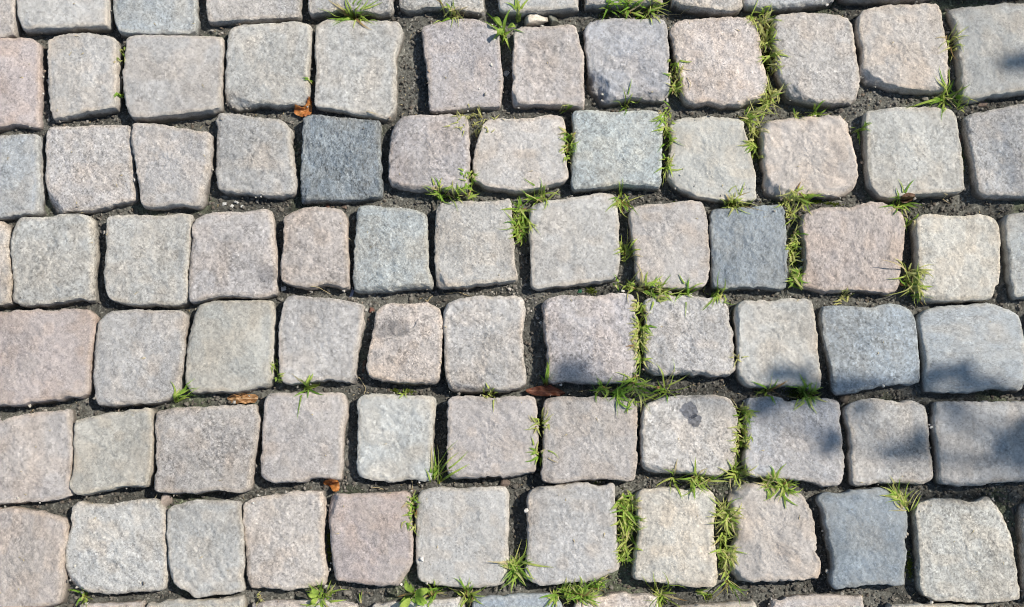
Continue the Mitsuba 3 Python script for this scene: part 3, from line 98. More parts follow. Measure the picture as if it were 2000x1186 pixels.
['6b', 'l', [[np.float64(-504.2), np.float64(-239.5)], [np.float64(-497.1), np.float64(-230.3)], [np.float64(-470.1), np.float64(-232.6)], [np.float64(-441.0), np.float64(-228.5)], [np.float64(-408.8), np.float64(-227.4)], [np.float64(-402.7), np.float64(-232.6)], [np.float64(-395.6), np.float64(-246.4)], [np.float64(-394.1), np.float64(-279.1)], [np.float64(-392.3), np.float64(-305.4)], [np.float64(-394.4), np.float64(-324.7)], [np.float64(-409.2), np.float64(-329.2)], [np.float64(-435.8), np.float64(-331.4)], [np.float64(-456.0), np.float64(-332.6)], [np.float64(-481.0), np.float64(-330.3)], [np.float64(-497.6), np.float64(-324.1)], [np.float64(-504.5), np.float64(-315.6)], [np.float64(-508.9), np.float64(-289.4)], [np.float64(-508.1), np.float64(-272.8)], [np.float64(-503.8), np.float64(-256.8)]], {'chips': [(-130, 0.88, 0.4)]}],
['6c', 'g', [[np.float64(-393.0), np.float64(-239.5)], [np.float64(-385.7), np.float64(-232.6)], [np.float64(-361.8), np.float64(-227.9)], [np.float64(-337.2), np.float64(-228.5)], [np.float64(-313.1), np.float64(-229.1)], [np.float64(-309.0), np.float64(-244.7)], [np.float64(-306.4), np.float64(-268.8)], [np.float64(-304.5), np.float64(-289.4)], [np.float64(-306.2), np.float64(-309.3)], [np.float64(-306.6), np.float64(-328.6)], [np.float64(-333.2), np.float64(-332.6)], [np.float64(-357.4), np.float64(-335.4)], [np.float64(-368.7), np.float64(-327.5)], [np.float64(-383.0), np.float64(-319.6)], [np.float64(-389.4), np.float64(-305.4)], [np.float64(-391.8), np.float64(-279.1)], [np.float64(-392.8), np.float64(-255.1)]], {}],
['6d', 'w', [[np.float64(-307.1), np.float64(-234.3)], [np.float64(-298.0), np.float64(-226.2)], [np.float64(-262.4), np.float64(-219.8)], [np.float64(-220.8), np.float64(-216.9)], [np.float64(-216.6), np.float64(-221.0)], [np.float64(-215.0), np.float64(-238.4)], [np.float64(-215.4), np.float64(-268.8)], [np.float64(-212.3), np.float64(-299.7)], [np.float64(-211.4), np.float64(-313.3)], [np.float64(-214.7), np.float64(-321.3)], [np.float64(-228.5), np.float64(-325.8)], [np.float64(-259.1), np.float64(-328.0)], [np.float64(-277.7), np.float64(-326.3)], [np.float64(-295.1), np.float64(-325.8)], [np.float64(-300.1), np.float64(-315.6)], [np.float64(-302.8), np.float64(-289.4)], [np.float64(-307.4), np.float64(-259.1)]], {'chips': [(-110, 0.86, 0.4)], 'st': (1, 1)}],
['6e', 'P', [[np.float64(-209.9), np.float64(-229.7)], [np.float64(-203.6), np.float64(-221.6)], [np.float64(-177.3), np.float64(-219.8)], [np.float64(-147.9), np.float64(-219.3)], [np.float64(-122.1), np.float64(-218.1)], [np.float64(-116.8), np.float64(-222.7)], [np.float64(-116.0), np.float64(-238.4)], [np.float64(-113.9), np.float64(-264.8)], [np.float64(-112.9), np.float64(-292.3)], [np.float64(-117.4), np.float64(-305.4)], [np.float64(-126.0), np.float64(-317.3)], [np.float64(-128.2), np.float64(-323.5)], [np.float64(-138.0), np.float64(-323.5)], [np.float64(-166.5), np.float64(-321.3)], [np.float64(-192.7), np.float64(-318.4)], [np.float64(-201.5), np.float64(-311.6)], [np.float64(-205.0), np.float64(-289.4)], [np.float64(-207.8), np.float64(-268.8)], [np.float64(-210.0), np.float64(-248.7)]], {}],
['6f', 'c', [[np.float64(-108.5), np.float64(-225.1)], [np.float64(-101.0), np.float64(-215.8)], [np.float64(-77.5), np.float64(-212.9)], [np.float64(-54.6), np.float64(-214.0)], [np.float64(-33.5), np.float64(-212.9)], [np.float64(-12.9), np.float64(-211.7)], [np.float64(-4.7), np.float64(-216.9)], [np.float64(-2.9), np.float64(-238.4)], [np.float64(-4.1), np.float64(-268.8)], [np.float64(-3.5), np.float64(-299.7)], [np.float64(-5.8), np.float64(-315.6)], [np.float64(-16.8), np.float64(-323.5)], [np.float64(-43.5), np.float64(-325.8)], [np.float64(-74.2), np.float64(-324.1)], [np.float64(-99.2), np.float64(-319.6)], [np.float64(-107.4), np.float64(-311.6)], [np.float64(-109.6), np.float64(-279.1)], [np.float64(-110.0), np.float64(-248.7)]], {}],
['6g', 'g', [[np.float64(19.4), np.float64(-221.0)], [np.float64(27.0), np.float64(-214.0)], [np.float64(58.2), np.float64(-210.0)], [np.float64(83.5), np.float64(-207.7)], [np.float64(99.9), np.float64(-212.3)], [np.float64(114.6), np.float64(-208.8)], [np.float64(118.0), np.float64(-215.2)], [np.float64(118.9), np.float64(-238.4)], [np.float64(119.1), np.float64(-264.8)], [np.float64(120.5), np.float64(-289.4)], [np.float64(120.3), np.float64(-303.7)], [np.float64(111.0), np.float64(-309.3)], [np.float64(86.5), np.float64(-318.4)], [np.float64(61.5), np.float64(-319.6)], [np.float64(38.9), np.float64(-322.4)], [np.float64(21.5), np.float64(-317.9)], [np.float64(15.1), np.float64(-309.3)], [np.float64(17.5), np.float64(-285.4)], [np.float64(18.1), np.float64(-259.1)], [np.float64(17.6), np.float64(-236.6)]], {}],
['6h', 'l2', [[np.float64(143.2), np.float64(-223.3)], [np.float64(149.8), np.float64(-215.2)], [np.float64(176.8), np.float64(-214.0)], [np.float64(199.7), np.float64(-215.2)], [np.float64(220.2), np.float64(-215.2)], [np.float64(230.1), np.float64(-219.8)], [np.float64(233.3), np.float64(-232.6)], [np.float64(229.6), np.float64(-260.8)], [np.float64(231.4), np.float64(-279.1)], [np.float64(232.6), np.float64(-301.4)], [np.float64(232.7), np.float64(-320.7)], [np.float64(222.1), np.float64(-324.7)], [np.float64(194.9), np.float64(-323.5)], [np.float64(168.3), np.float64(-319.6)], [np.float64(145.1), np.float64(-317.3)], [np.float64(137.6), np.float64(-311.6)], [np.float64(141.0), np.float64(-285.4)], [np.float64(144.2), np.float64(-264.8)], [np.float64(143.5), np.float64(-238.4)]], {}],
['6i', 'w', [[np.float64(249.4), np.float64(-223.3)], [np.float64(257.9), np.float64(-211.7)], [np.float64(279.2), np.float64(-207.7)], [np.float64(294.2), np.float64(-214.6)], [np.float64(319.5), np.float64(-215.8)], [np.float64(333.8), np.float64(-223.3)], [np.float64(339.9), np.float64(-234.3)], [np.float64(344.0), np.float64(-248.7)], [np.float64(346.1), np.float64(-268.8)], [np.float64(347.0), np.float64(-289.4)], [np.float64(351.3), np.float64(-300.2)], [np.float64(349.7), np.float64(-309.3)], [np.float64(340.2), np.float64(-315.0)], [np.float64(309.3), np.float64(-317.9)], [np.float64(266.9), np.float64(-319.0)], [np.float64(252.0), np.float64(-313.3)], [np.float64(246.6), np.float64(-301.4)], [np.float64(252.4), np.float64(-279.1)], [np.float64(255.3), np.float64(-259.1)], [np.float64(250.7), np.float64(-238.4)]], {'chips': [(140, 0.78, 0.4), (-140, 0.9, 0.4)], 'rough': 1.4}],
['6j', 'F', [[np.float64(350.3), np.float64(-223.3)], [np.float64(361.0), np.float64(-219.3)], [np.float64(385.7), np.float64(-218.7)], [np.float64(407.0), np.float64(-214.6)], [np.float64(427.6), np.float64(-214.6)], [np.float64(436.0), np.float64(-222.2)], [np.float64(447.1), np.float64(-234.3)], [np.float64(451.0), np.float64(-248.7)], [np.float64(449.0), np.float64(-264.8)], [np.float64(446.2), np.float64(-285.4)], [np.float64(445.0), np.float64(-309.3)], [np.float64(442.6), np.float64(-321.8)], [np.float64(422.4), np.float64(-321.3)], [np.float64(402.0), np.float64(-322.4)], [np.float64(381.0), np.float64(-325.8)], [np.float64(365.3), np.float64(-326.9)], [np.float64(361.2), np.float64(-313.3)], [np.float64(365.4), np.float64(-295.1)], [np.float64(359.5), np.float64(-268.8)], [np.float64(357.4), np.float64(-248.7)], [np.float64(352.2), np.float64(-232.6)]], {'grain': 0.9}],
['6k', 'y2', [[np.float64(464.1), np.float64(-233.7)], [np.float64(474.4), np.float64(-227.4)], [np.float64(499.7), np.float64(-226.2)], [np.float64(526.5), np.float64(-229.1)], [np.float64(545.5), np.float64(-225.1)], [np.float64(553.6), np.float64(-227.9)], [np.float64(561.0), np.float64(-240.7)], [np.float64(568.0), np.float64(-259.1)], [np.float64(570.3), np.float64(-285.4)], [np.float64(573.4), np.float64(-309.3)], [np.float64(574.2), np.float64(-332.6)], [np.float64(569.1), np.float64(-339.3)], [np.float64(534.3), np.float64(-341.0)], [np.float64(493.2), np.float64(-340.5)], [np.float64(473.1), np.float64(-337.6)], [np.float64(463.2), np.float64(-327.5)], [np.float64(462.4), np.float64(-299.7)], [np.float64(462.8), np.float64(-268.8)], [np.float64(461.0), np.float64(-248.7)]], {}],
['6l', 'g', [[np.float64(585.6), np.float64(-240.7)], [np.float64(597.9), np.float64(-231.4)], [np.float64(680.1), np.float64(-229.1)], [np.float64(686.3), np.float64(-240.7)], [np.float64(681.9), np.float64(-326.3)], [np.float64(671.8), np.float64(-336.5)], [np.float64(590.6), np.float64(-337.6)], [np.float64(582.1), np.float64(-326.3)], [np.float64(582.1), np.float64(-275.1)]], {}],
['7a', 'p', [[np.float64(-490.2), np.float64(-352.3)], [np.float64(-483.1), np.float64(-345.0)], [np.float64(-451.4), np.float64(-343.3)], [np.float64(-423.6), np.float64(-342.2)], [np.float64(-417.5), np.float64(-348.9)], [np.float64(-412.3), np.float64(-432.5)], [np.float64(-418.9), np.float64(-439.1)], [np.float64(-477.8), np.float64(-440.2)], [np.float64(-485.6), np.float64(-432.5)]], {}],
['7b', 'c', [[np.float64(-412.9), np.float64(-348.9)], [np.float64(-405.0), np.float64(-343.8)], [np.float64(-383.8), np.float64(-339.3)], [np.float64(-343.3), np.float64(-338.8)], [np.float64(-309.3), np.float64(-336.0)], [np.float64(-303.8), np.float64(-343.3)], [np.float64(-299.1), np.float64(-427.0)], [np.float64(-305.7), np.float64(-434.7)], [np.float64(-400.7), np.float64(-436.9)], [np.float64(-409.2), np.float64(-427.0)]], {}],
['7c', 'p', [[np.float64(-296.1), np.float64(-348.9)], [np.float64(-289.3), np.float64(-343.3)], [np.float64(-269.2), np.float64(-339.9)], [np.float64(-231.6), np.float64(-339.9)], [np.float64(-197.4), np.float64(-340.5)], [np.float64(-179.4), np.float64(-344.4)], [np.float64(-175.2), np.float64(-352.3)], [np.float64(-173.1), np.float64(-427.0)], [np.float64(-180.9), np.float64(-434.7)], [np.float64(-286.2), np.float64(-435.8)], [np.float64(-293.4), np.float64(-427.0)]], {}],
['7d', 'g', [[np.float64(-159.5), np.float64(-352.3)], [np.float64(-145.8), np.float64(-343.3)], [np.float64(-115.8), np.float64(-339.9)], [np.float64(-86.8), np.float64(-338.8)], [np.float64(-67.2), np.float64(-337.6)], [np.float64(-55.6), np.float64(-343.3)], [np.float64(-50.4), np.float64(-427.0)], [np.float64(-57.2), np.float64(-435.8)], [np.float64(-151.7), np.float64(-436.9)], [np.float64(-158.2), np.float64(-427.0)]], {}],
['7e', 'B', [[np.float64(-45.1), np.float64(-342.2)], [np.float64(-37.6), np.float64(-335.4)], [np.float64(-11.6), np.float64(-334.3)], [np.float64(11.6), np.float64(-333.1)], [np.float64(35.9), np.float64(-331.4)], [np.float64(46.3), np.float64(-335.4)], [np.float64(55.5), np.float64(-348.9)], [np.float64(56.2), np.float64(-421.5)], [np.float64(48.1), np.float64(-432.5)], [np.float64(-37.2), np.float64(-434.7)], [np.float64(-45.8), np.float64(-427.0)]], {}],
['7f', 'w', [[np.float64(70.5), np.float64(-350.0)], [np.float64(86.3), np.float64(-337.6)], [np.float64(104.3), np.float64(-334.8)], [np.float64(123.4), np.float64(-332.6)], [np.float64(157.6), np.float64(-334.8)], [np.float64(165.5), np.float64(-343.3)], [np.float64(166.3), np.float64(-421.5)], [np.float64(158.1), np.float64(-432.5)], [np.float64(77.3), np.float64(-434.7)], [np.float64(68.8), np.float64(-427.0)]], {}],
['7g', 'w', [[np.float64(183.8), np.float64(-354.5)], [np.float64(196.7), np.float64(-346.7)], [np.float64(231.5), np.float64(-343.8)], [np.float64(265.1), np.float64(-342.2)], [np.float64(276.4), np.float64(-348.9)], [np.float64(276.2), np.float64(-427.0)], [np.float64(269.1), np.float64(-434.7)], [np.float64(188.9), np.float64(-435.8)], [np.float64(182.2), np.float64(-427.0)]], {}],
['7h', 'p', [[np.float64(292.7), np.float64(-346.7)], [np.float64(304.6), np.float64(-338.2)], [np.float64(339.5), np.float64(-333.7)], [np.float64(387.5), np.float64(-335.4)], [np.float64(398.1), np.float64(-343.3)], [np.float64(396.6), np.float64(-427.0)], [np.float64(389.3), np.float64(-435.8)], [np.float64(297.6), np.float64(-438.0)], [np.float64(290.0), np.float64(-427.0)]], {}],
['7i', 'c', [[np.float64(426.6), np.float64(-352.3)], [np.float64(433.9), np.float64(-346.1)], [np.float64(451.9), np.float64(-343.8)], [np.float64(497.6), np.float64(-345.0)], [np.float64(535.0), np.float64(-347.8)], [np.float64(538.6), np.float64(-354.5)], [np.float64(534.9), np.float64(-432.5)], [np.float64(527.6), np.float64(-439.1)], [np.float64(429.2), np.float64(-439.1)], [np.float64(422.8), np.float64(-430.3)]], {}],
['7j', 'g', [[np.float64(551.8), np.float64(-356.8)], [np.float64(560.8), np.float64(-351.2)], [np.float64(647.6), np.float64(-350.0)], [np.float64(653.9), np.float64(-359.0)], [np.float64(649.0), np.float64(-438.0)], [np.float64(640.5), np.float64(-444.6)], [np.float64(553.7), np.float64(-443.5)], [np.float64(546.9), np.float64(-432.5)]], {}],
['7k', 'g', [[np.float64(-612.0), np.float64(-362.4)], [np.float64(-600.9), np.float64(-356.8)], [np.float64(-508.5), np.float64(-355.7)], [np.float64(-501.2), np.float64(-361.3)], [np.float64(-496.0), np.float64(-432.5)], [np.float64(-503.5), np.float64(-440.2)], [np.float64(-600.7), np.float64(-441.3)]], {}]]
PAL = {'g': (0.395, 0.392, 0.385), 'g2': (0.41, 0.397, 0.38), 'q': (0.4, 0.389, 0.381), 'p': (0.398, 0.375, 0.365), 'p2': (0.4, 0.378, 0.362), 'p3': (0.395, 0.368, 0.36), 'P': (0.385, 0.338, 0.328), 'm': (0.375, 0.353, 0.362), 'm2': (0.35, 0.36, 0.385), 'm3': (0.4, 0.365, 0.35), 'w': (0.435, 0.405, 0.38), 'w2': (0.415, 0.395, 0.365), 'W': (0.475, 0.43, 0.395), 'c': (0.41, 0.41, 0.395), 'c2': (0.44, 0.435, 0.415), 'h': (0.345, 0.375, 0.385), 'h2': (0.42, 0.435, 0.43), 'b': (0.345, 0.365, 0.383), 'B': (0.285, 0.325, 0.368), 'T': (0.35, 0.38, 0.405), 'F': (0.225, 0.266, 0.3), 'D': (0.222, 0.255, 0.288), 'l': (0.445, 0.445, 0.428), 'l2': (0.47, 0.45, 0.415), 'k': (0.405, 0.4, 0.385), 's': (0.41, 0.36, 0.34), 'y': (0.45, 0.44, 0.395), 'y2': (0.43, 0.43, 0.398), 'u': (0.36, 0.33, 0.305)}
TUFTS = [
['t', [[np.float64(-190.4), np.float64(360.5)]], 46, 31.2, 0.15, 'bushy bright grass tuft in the top joint, above the pale cobble with diagonal edge', {'flat': 1}],
['t', [[np.float64(-73.2), np.float64(363.2)]], 26, 24.0, 0.45, 'yellowish grass tuft at the top, above the mauve cobble right of the wide gap', {}],
['t', [[np.float64(-9.4), np.float64(340.6)]], 9, 28.799999999999997, 0.05, 'broad bladed green weed in the narrow gap right of the mauve cobble', {'wide': 1.6, 'weed': 1}],
['t', [[np.float64(7.6), np.float64(359.2)]], 9, 27.599999999999998, 0.2, 'long thin green blades beside the white stone chip', {'dirs': (70, 110)}],
['t', [[np.float64(-246.2), np.float64(275.0)]], 3, 14.399999999999999, 0.05, 'tiny two bladed green sprig between two cobbles, just above the orange leaf', {'dirs': (150, 190), 'wide': 1.3}],
['s', [[np.float64(113.6), np.float64(368.5)], [np.float64(135.7), np.float64(371.1)], [np.float64(157.7), np.float64(367.1)], [np.float64(183.1), np.float64(372.5)]], 70, 26.4, 0.15, 'wide tuft of long green grass at the top edge, above the smooth grey violet cobble', {}],
['s', [[np.float64(291.6), np.float64(371.1)], [np.float64(307.0), np.float64(357.9)], [np.float64(314.0), np.float64(322.2)], [np.float64(316.9), np.float64(295.9)], [np.float64(319.5), np.float64(264.6)], [np.float64(311.6), np.float64(250.3)]], 210, 19.2, 0.5, 'dense yellow green grass strip filling the upright joint in the first full row', {}],
['s', [[np.float64(195.4), np.float64(297.2)], [np.float64(197.5), np.float64(276.3)], [np.float64(199.6), np.float64(258.1)], [np.float64(210.6), np.float64(250.3)]], 60, 15.6, 0.3, 'narrow grass strip right of the grey violet cobble with the chipped lower corner', {}],
['t', [[np.float64(140.8), np.float64(247.7)]], 9, 18.0, 0.15, 'small red based grass sprig under the chipped grey violet cobble', {}],
['s', [[np.float64(186.8), np.float64(242.5)], [np.float64(185.7), np.float64(218.0)], [np.float64(187.0), np.float64(192.3)], [np.float64(184.6), np.float64(166.8)]], 85, 16.8, 0.35, 'dense grass strip between the blue green cobble and the smooth light cobble', {}],
['s', [[np.float64(68.2), np.float64(210.3)], [np.float64(70.0), np.float64(192.3)], [np.float64(70.4), np.float64(169.4)]], 48, 15.0, 0.2, 'short grass strip left of the blue green cobble of the second row', {}],
['s', [[np.float64(283.0), np.float64(232.2)], [np.float64(292.1), np.float64(227.0)], [np.float64(294.1), np.float64(210.3)], [np.float64(295.3), np.float64(188.5)]], 80, 19.2, 0.3, 'bushy grass clump left of the warm beige cobble, growing down into its joint', {}],
['t', [[np.float64(307.1), np.float64(247.1)]], 12, 20.4, 0.35, 'pink stemmed grass sprig above the warm beige cobble', {}],
['t', [[np.float64(33.2), np.float64(132.6)]], 26, 19.2, 0.25, 'grass tuft in the joint above the large grey cobble with domed top edge', {}],
['t', [[np.float64(131.0), np.float64(130.0)]], 34, 21.599999999999998, 0.2, 'drooping grass tuft right of the large grey cobble with domed top edge', {'down': 1}],
['t', [[np.float64(58.5), np.float64(243.2)]], 4, 16.8, 0.1, 'single bent grass sprig below the pinkish cobble of the first full row', {'dirs': (0, 40)}],
['pale', [[np.float64(-46.0), np.float64(224.5)]], 50, 15.6, 0.75, 'pale feathery yellow green weed in the T joint below the mauve cobble', {}],
['s', [[np.float64(-50.0), np.float64(171.9)], [np.float64(-48.1), np.float64(157.3)], [np.float64(-49.8), np.float64(130.0)]], 26, 18.0, 0.25, 'thin grass sprig in the upright joint below the pale feathery weed', {}],
['s', [[np.float64(-95.4), np.float64(136.4)], [np.float64(-81.2), np.float64(135.1)], [np.float64(-58.4), np.float64(131.3)]], 34, 18.0, 0.2, 'low mossy grass tuft below the mauve grey cobble of the second row', {}],
['t', [[np.float64(535.7), np.float64(323.5)]], 18, 27.599999999999998, 0.5, 'spidery grass tuft with dry pale blades lying on the beige cobble at upper right', {}],
['t', [[np.float64(527.5), np.float64(256.8)]], 24, 28.799999999999997, 0.15, 'grass tuft with one very long blade pointing left, above the grey cobble at upper right', {'longleft': 1}],
['t', [[np.float64(544.4), np.float64(246.4)]], 14, 16.8, 0.25, 'small grass tuft at the upper right joint crossing', {}],
['t', [[np.float64(371.5), np.float64(238.0)]], 11, 16.8, 0.1, 'small green sprig above the warm beige cobble, with pink stem', {}],
['t', [[np.float64(348.4), np.float64(235.4)]], 8, 13.2, 0.15, 'low few bladed grass above the left part of the warm beige cobble', {}],
['t', [[np.float64(424.5), np.float64(212.9)]], 10, 15.6, 0.05, 'small fresh sprig in the gap right of the warm beige cobble', {}],
['s', [[np.float64(329.1), np.float64(130.0)], [np.float64(338.3), np.float64(130.0)], [np.float64(353.6), np.float64(128.8)]], 46, 26.4, 0.4, 'wide yellow green tuft below the warm beige cobble, blades spread left and right', {}],
['t', [[np.float64(265.5), np.float64(123.7)]], 34, 21.599999999999998, 0.45, 'red tinged grass tuft on the dark blue cobble of the third row, top edge', {}],
['t', [[np.float64(467.1), np.float64(122.5)]], 18, 26.4, 0.15, 'spread out dark green blades at the top right corner of the pink streaked cobble', {}],
['t', [[np.float64(476.5), np.float64(103.6)]], 6, 16.8, 0.1, 'few grass blades hanging in the gap right of the pink streaked cobble', {'down': 1}],
['s', [[np.float64(12.9), np.float64(123.7)], [np.float64(8.6), np.float64(97.3)], [np.float64(10.4), np.float64(64.8)]], 110, 20.4, 0.2, 'dense green grass strip left of the large grey cobble with domed top edge', {}],
['t', [[np.float64(136.2), np.float64(64.8)]], 34, 16.8, 0.35, 'yellow green tuft in the wide gap right of the large grey cobble', {}],
['s', [[np.float64(127.7), np.float64(25.8)], [np.float64(142.8), np.float64(21.5)], [np.float64(159.2), np.float64(16.5)], [np.float64(176.2), np.float64(19.0)]], 80, 18.0, 0.2, 'grass mat on the joint crossing above the mauve cobble of the fourth row', {}],
['s', [[np.float64(149.2), np.float64(4.2)], [np.float64(147.6), np.float64(-20.3)], [np.float64(150.9), np.float64(-41.6)], [np.float64(149.9), np.float64(-65.9)]], 130, 15.6, 0.4, 'dense narrow grass strip down the joint right of the mauve cobble of the fourth row', {}],
['t', [[np.float64(204.7), np.float64(14.1)]], 13, 22.8, 0.15, 'red stemmed grass sprig lying on a grey cobble of the fourth row, top edge', {}],
['t', [[np.float64(244.2), np.float64(15.3)]], 20, 25.2, 0.15, 'grass sprig with long blades hanging over the top right corner of the grey cobble', {'down': 1}],
['s', [[np.float64(338.0), np.float64(87.9)], [np.float64(335.7), np.float64(59.8)], [np.float64(335.7), np.float64(27.6)]], 120, 18.0, 0.2, 'dense green grass strip right of the dark blue cobble in the third row', {}],
['t', [[np.float64(335.1), np.float64(111.1)]], 26, 21.599999999999998, 0.5, 'yellowish tuft above the right corner of the dark blue cobble in the third row', {}],
['s', [[np.float64(472.7), np.float64(41.2)], [np.float64(472.8), np.float64(19.6)], [np.float64(478.0), np.float64(4.2)]], 80, 27.599999999999998, 0.4, 'big spiky green and straw tuft left of the cream cobble in the third row', {}],
['t', [[np.float64(394.6), np.float64(9.8)]], 16, 10.799999999999999, 0.55, 'small isolated yellow green tuft in soil above the blue grey cobble', {}],
['s', [[np.float64(145.9), np.float64(-87.0)], [np.float64(149.8), np.float64(-103.8)], [np.float64(147.2), np.float64(-117.0)]], 44, 25.2, 0.2, 'long bladed tuft at the joint crossing below the dense narrow strip', {}],
['t', [[np.float64(179.9), np.float64(-100.2)]], 16, 27.599999999999998, 0.15, 'spread grass sprig under the grey cobble of the fourth row', {}],
['s', [[np.float64(84.0), np.float64(-94.8)], [np.float64(107.9), np.float64(-99.0)], [np.float64(128.9), np.float64(-102.6)]], 46, 20.4, 0.1, 'shaded dark green grass along the lower edge of the mauve cobble in the fourth row', {}],
['t', [[np.float64(39.6), np.float64(-94.2)]], 6, 25.2, 0.1, 'three grass blades standing over the red brown leaf', {'dirs': (60, 120)}],
['t', [[np.float64(299.8), np.float64(-100.2)]], 12, 20.4, 0.15, 'small arching grass sprig below the cream grey cobble of the fourth row', {}],
['t', [[np.float64(343.4), np.float64(-105.0)]], 55, 19.2, 0.15, 'compact green tuft below the right corner of the cream grey cobble in the fourth row', {}],
['t', [[np.float64(-239.9), np.float64(-96.6)]], 10, 38.4, 0.1, 'isolated six bladed sprig at the lower edge of a pinkish grey cobble, left of centre', {'wide': 1.4}],
['s', [[np.float64(-276.2), np.float64(-70.1)], [np.float64(-275.0), np.float64(-87.0)]], 14, 14.399999999999999, 0.15, 'thin grass wisp in the narrow joint right of the yellowish cobble', {}],
['t', [[np.float64(-393.4), np.float64(-112.8)]], 10, 31.2, 0.15, 'lone grass sprig in the left part, right below a pale cobble corner', {'dirs': (10, 80)}],
['t', [[np.float64(-25.8), np.float64(-103.8)]], 14, 14.399999999999999, 0.6, 'sparse pale grass above the pinkish cobble of the fifth row', {}],
['t', [[np.float64(-91.9), np.float64(-204.6)]], 16, 38.4, 0.1, 'tall thin grass blades at the lower right corner of the smooth light grey cobble', {'dirs': (20, 110)}],
['t', [[np.float64(34.0), np.float64(-140.3)]], 24, 16.8, 0.55, 'pale spiky tuft between the two pink cobbles of the fifth row, upper one', {}],
['t', [[np.float64(32.1), np.float64(-175.2)]], 14, 16.8, 0.25, 'green sprig between the two pink cobbles of the fifth row, lower one', {}],
['s', [[np.float64(270.4), np.float64(-120.0)], [np.float64(266.1), np.float64(-143.8)], [np.float64(266.1), np.float64(-164.6)], [np.float64(266.7), np.float64(-185.2)]], 95, 16.8, 0.35, 'dense grass strip right of the cobble with two dark spots', {}],
['t', [[np.float64(259.2), np.float64(-196.4)]], 46, 20.4, 0.35, 'bushy tuft at the lower right corner of the cobble with two dark spots', {}],
['t', [[np.float64(187.9), np.float64(-202.3)]], 10, 20.4, 0.2, 'red based sprig below the cobble with two dark spots', {}],
['s', [[np.float64(212.2), np.float64(-204.6)], [np.float64(224.0), np.float64(-207.0)], [np.float64(236.9), np.float64(-211.7)]], 44, 26.4, 0.35, 'arching grass blades above the cream cobble with the narrow grass joints', {}],
['s', [[np.float64(291.5), np.float64(-208.1)], [np.float64(303.3), np.float64(-208.7)], [np.float64(316.8), np.float64(-211.7)]], 90, 20.4, 0.3, 'wide bright tuft over the top edge of the brownish cobble in the last full row', {}],
['s', [[np.float64(128.9), np.float64(-224.5)], [np.float64(132.1), np.float64(-246.6)], [np.float64(130.0), np.float64(-269.8)], [np.float64(131.4), np.float64(-294.0)]], 230, 18.0, 0.25, 'broad block of green grass left of the cream cobble in the last full row', {}],
['s', [[np.float64(238.9), np.float64(-222.2)], [np.float64(245.4), np.float64(-246.6)], [np.float64(243.0), np.float64(-269.8)], [np.float64(245.2), np.float64(-292.9)], [np.float64(242.3), np.float64(-315.8)]], 230, 19.2, 0.45, 'broad yellow green grass strip right of the cream cobble in the last full row', {}],
['s', [[np.float64(-119.3), np.float64(-236.2)], [np.float64(-116.2), np.float64(-249.5)], [np.float64(-117.1), np.float64(-264.0)]], 34, 12.0, 0.2, 'short narrow grass wisp right of the reddish cobble in the last full row', {}],
['s', [[np.float64(4.7), np.float64(-290.0)], [np.float64(5.9), np.float64(-307.2)], [np.float64(7.0), np.float64(-321.5)]], 56, 33.6, 0.15, 'tall dark green tuft with upright blades in the gap at bottom centre', {}],
['t', [[np.float64(-216.0), np.float64(-335.2)]], 30, 18.0, 0.1, 'low leafy green tuft at the bottom edge, below a beige cobble', {'flat': 1, 'weed': 1}],
['t', [[np.float64(-112.1), np.float64(-332.9)]], 12, 22.8, 0.05, 'broad leaved green weed at the bottom edge, under the reddish cobble', {'wide': 1.5, 'weed': 2}],
['t', [[np.float64(-90.5), np.float64(-331.8)]], 26, 20.4, 0.2, 'fine grass tuft right of the broad leaved weed', {}],
['t', [[np.float64(-49.6), np.float64(-332.9)]], 26, 22.8, 0.25, 'red based grass tuft at the bottom edge below the cream grey cobble', {}],
['s', [[np.float64(52.5), np.float64(-336.3)], [np.float64(70.1), np.float64(-334.0)], [np.float64(87.7), np.float64(-328.3)], [np.float64(112.3), np.float64(-320.4)]], 190, 18.0, 0.25, 'long bright green grass mat along the bottom joint right of centre', {}],
['t', [[np.float64(171.1), np.float64(-334.6)]], 28, 25.2, 0.35, 'spread yellow green tuft below the cream cobble of the last full row', {}],
['t', [[np.float64(211.5), np.float64(-330.6)]], 4, 14.399999999999999, 0.2, 'single short blades at the bottom joint right of the cream cobble', {'dirs': (-30, 10)}],
['t', [[np.float64(248.0), np.float64(-318.6)]], 9, 27.599999999999998, 0.2, 'few long blades curving down at the end of the broad yellow green strip', {'down': 1}],
['t', [[np.float64(-489.8), np.float64(-336.9)]], 10, 18.0, 0.1, 'small sprig in the bottom joint at far left', {}],
['t', [[np.float64(-288.4), np.float64(-335.2)]], 7, 9.6, 0.5, 'tiny yellow green sprig at the bottom joint, left of the low leafy tuft', {}],
['s', [[np.float64(444.7), np.float64(-224.5)], [np.float64(451.4), np.float64(-232.1)], [np.float64(458.0), np.float64(-240.8)]], 38, 21.599999999999998, 0.35, 'spiky tuft at the top right corner of the smooth blue cobble', {'dirs': (60, 180)}],
['t', [[np.float64(-173.8), np.float64(-344.3)]], 3, 15.6, 0.1, 'two upright blades at the bottom edge between two reddish cobbles', {'dirs': (80, 110)}],
['t', [[np.float64(-474.6), np.float64(258.1)]], 4, 13.2, 0.1, 'tiny green sprig in the joint of the upper left cobbles', {'dirs': (180, 230)}],
['t', [[np.float64(-125.9), np.float64(-103.8)]], 9, 9.6, 0.3, 'very small sprig in soil above the smooth light grey cobble', {}],
['t', [[np.float64(263.1), np.float64(-64.1)]], 6, 10.799999999999999, 0.6, 'tiny straw coloured sprig in the joint left of the cream grey cobble', {}],
['s', [[np.float64(-476.3), np.float64(315.6)], [np.float64(-476.1), np.float64(299.2)]], 10, 8.4, 0.3, 'faint green growth in the narrow joint near the top left corner', {}]]
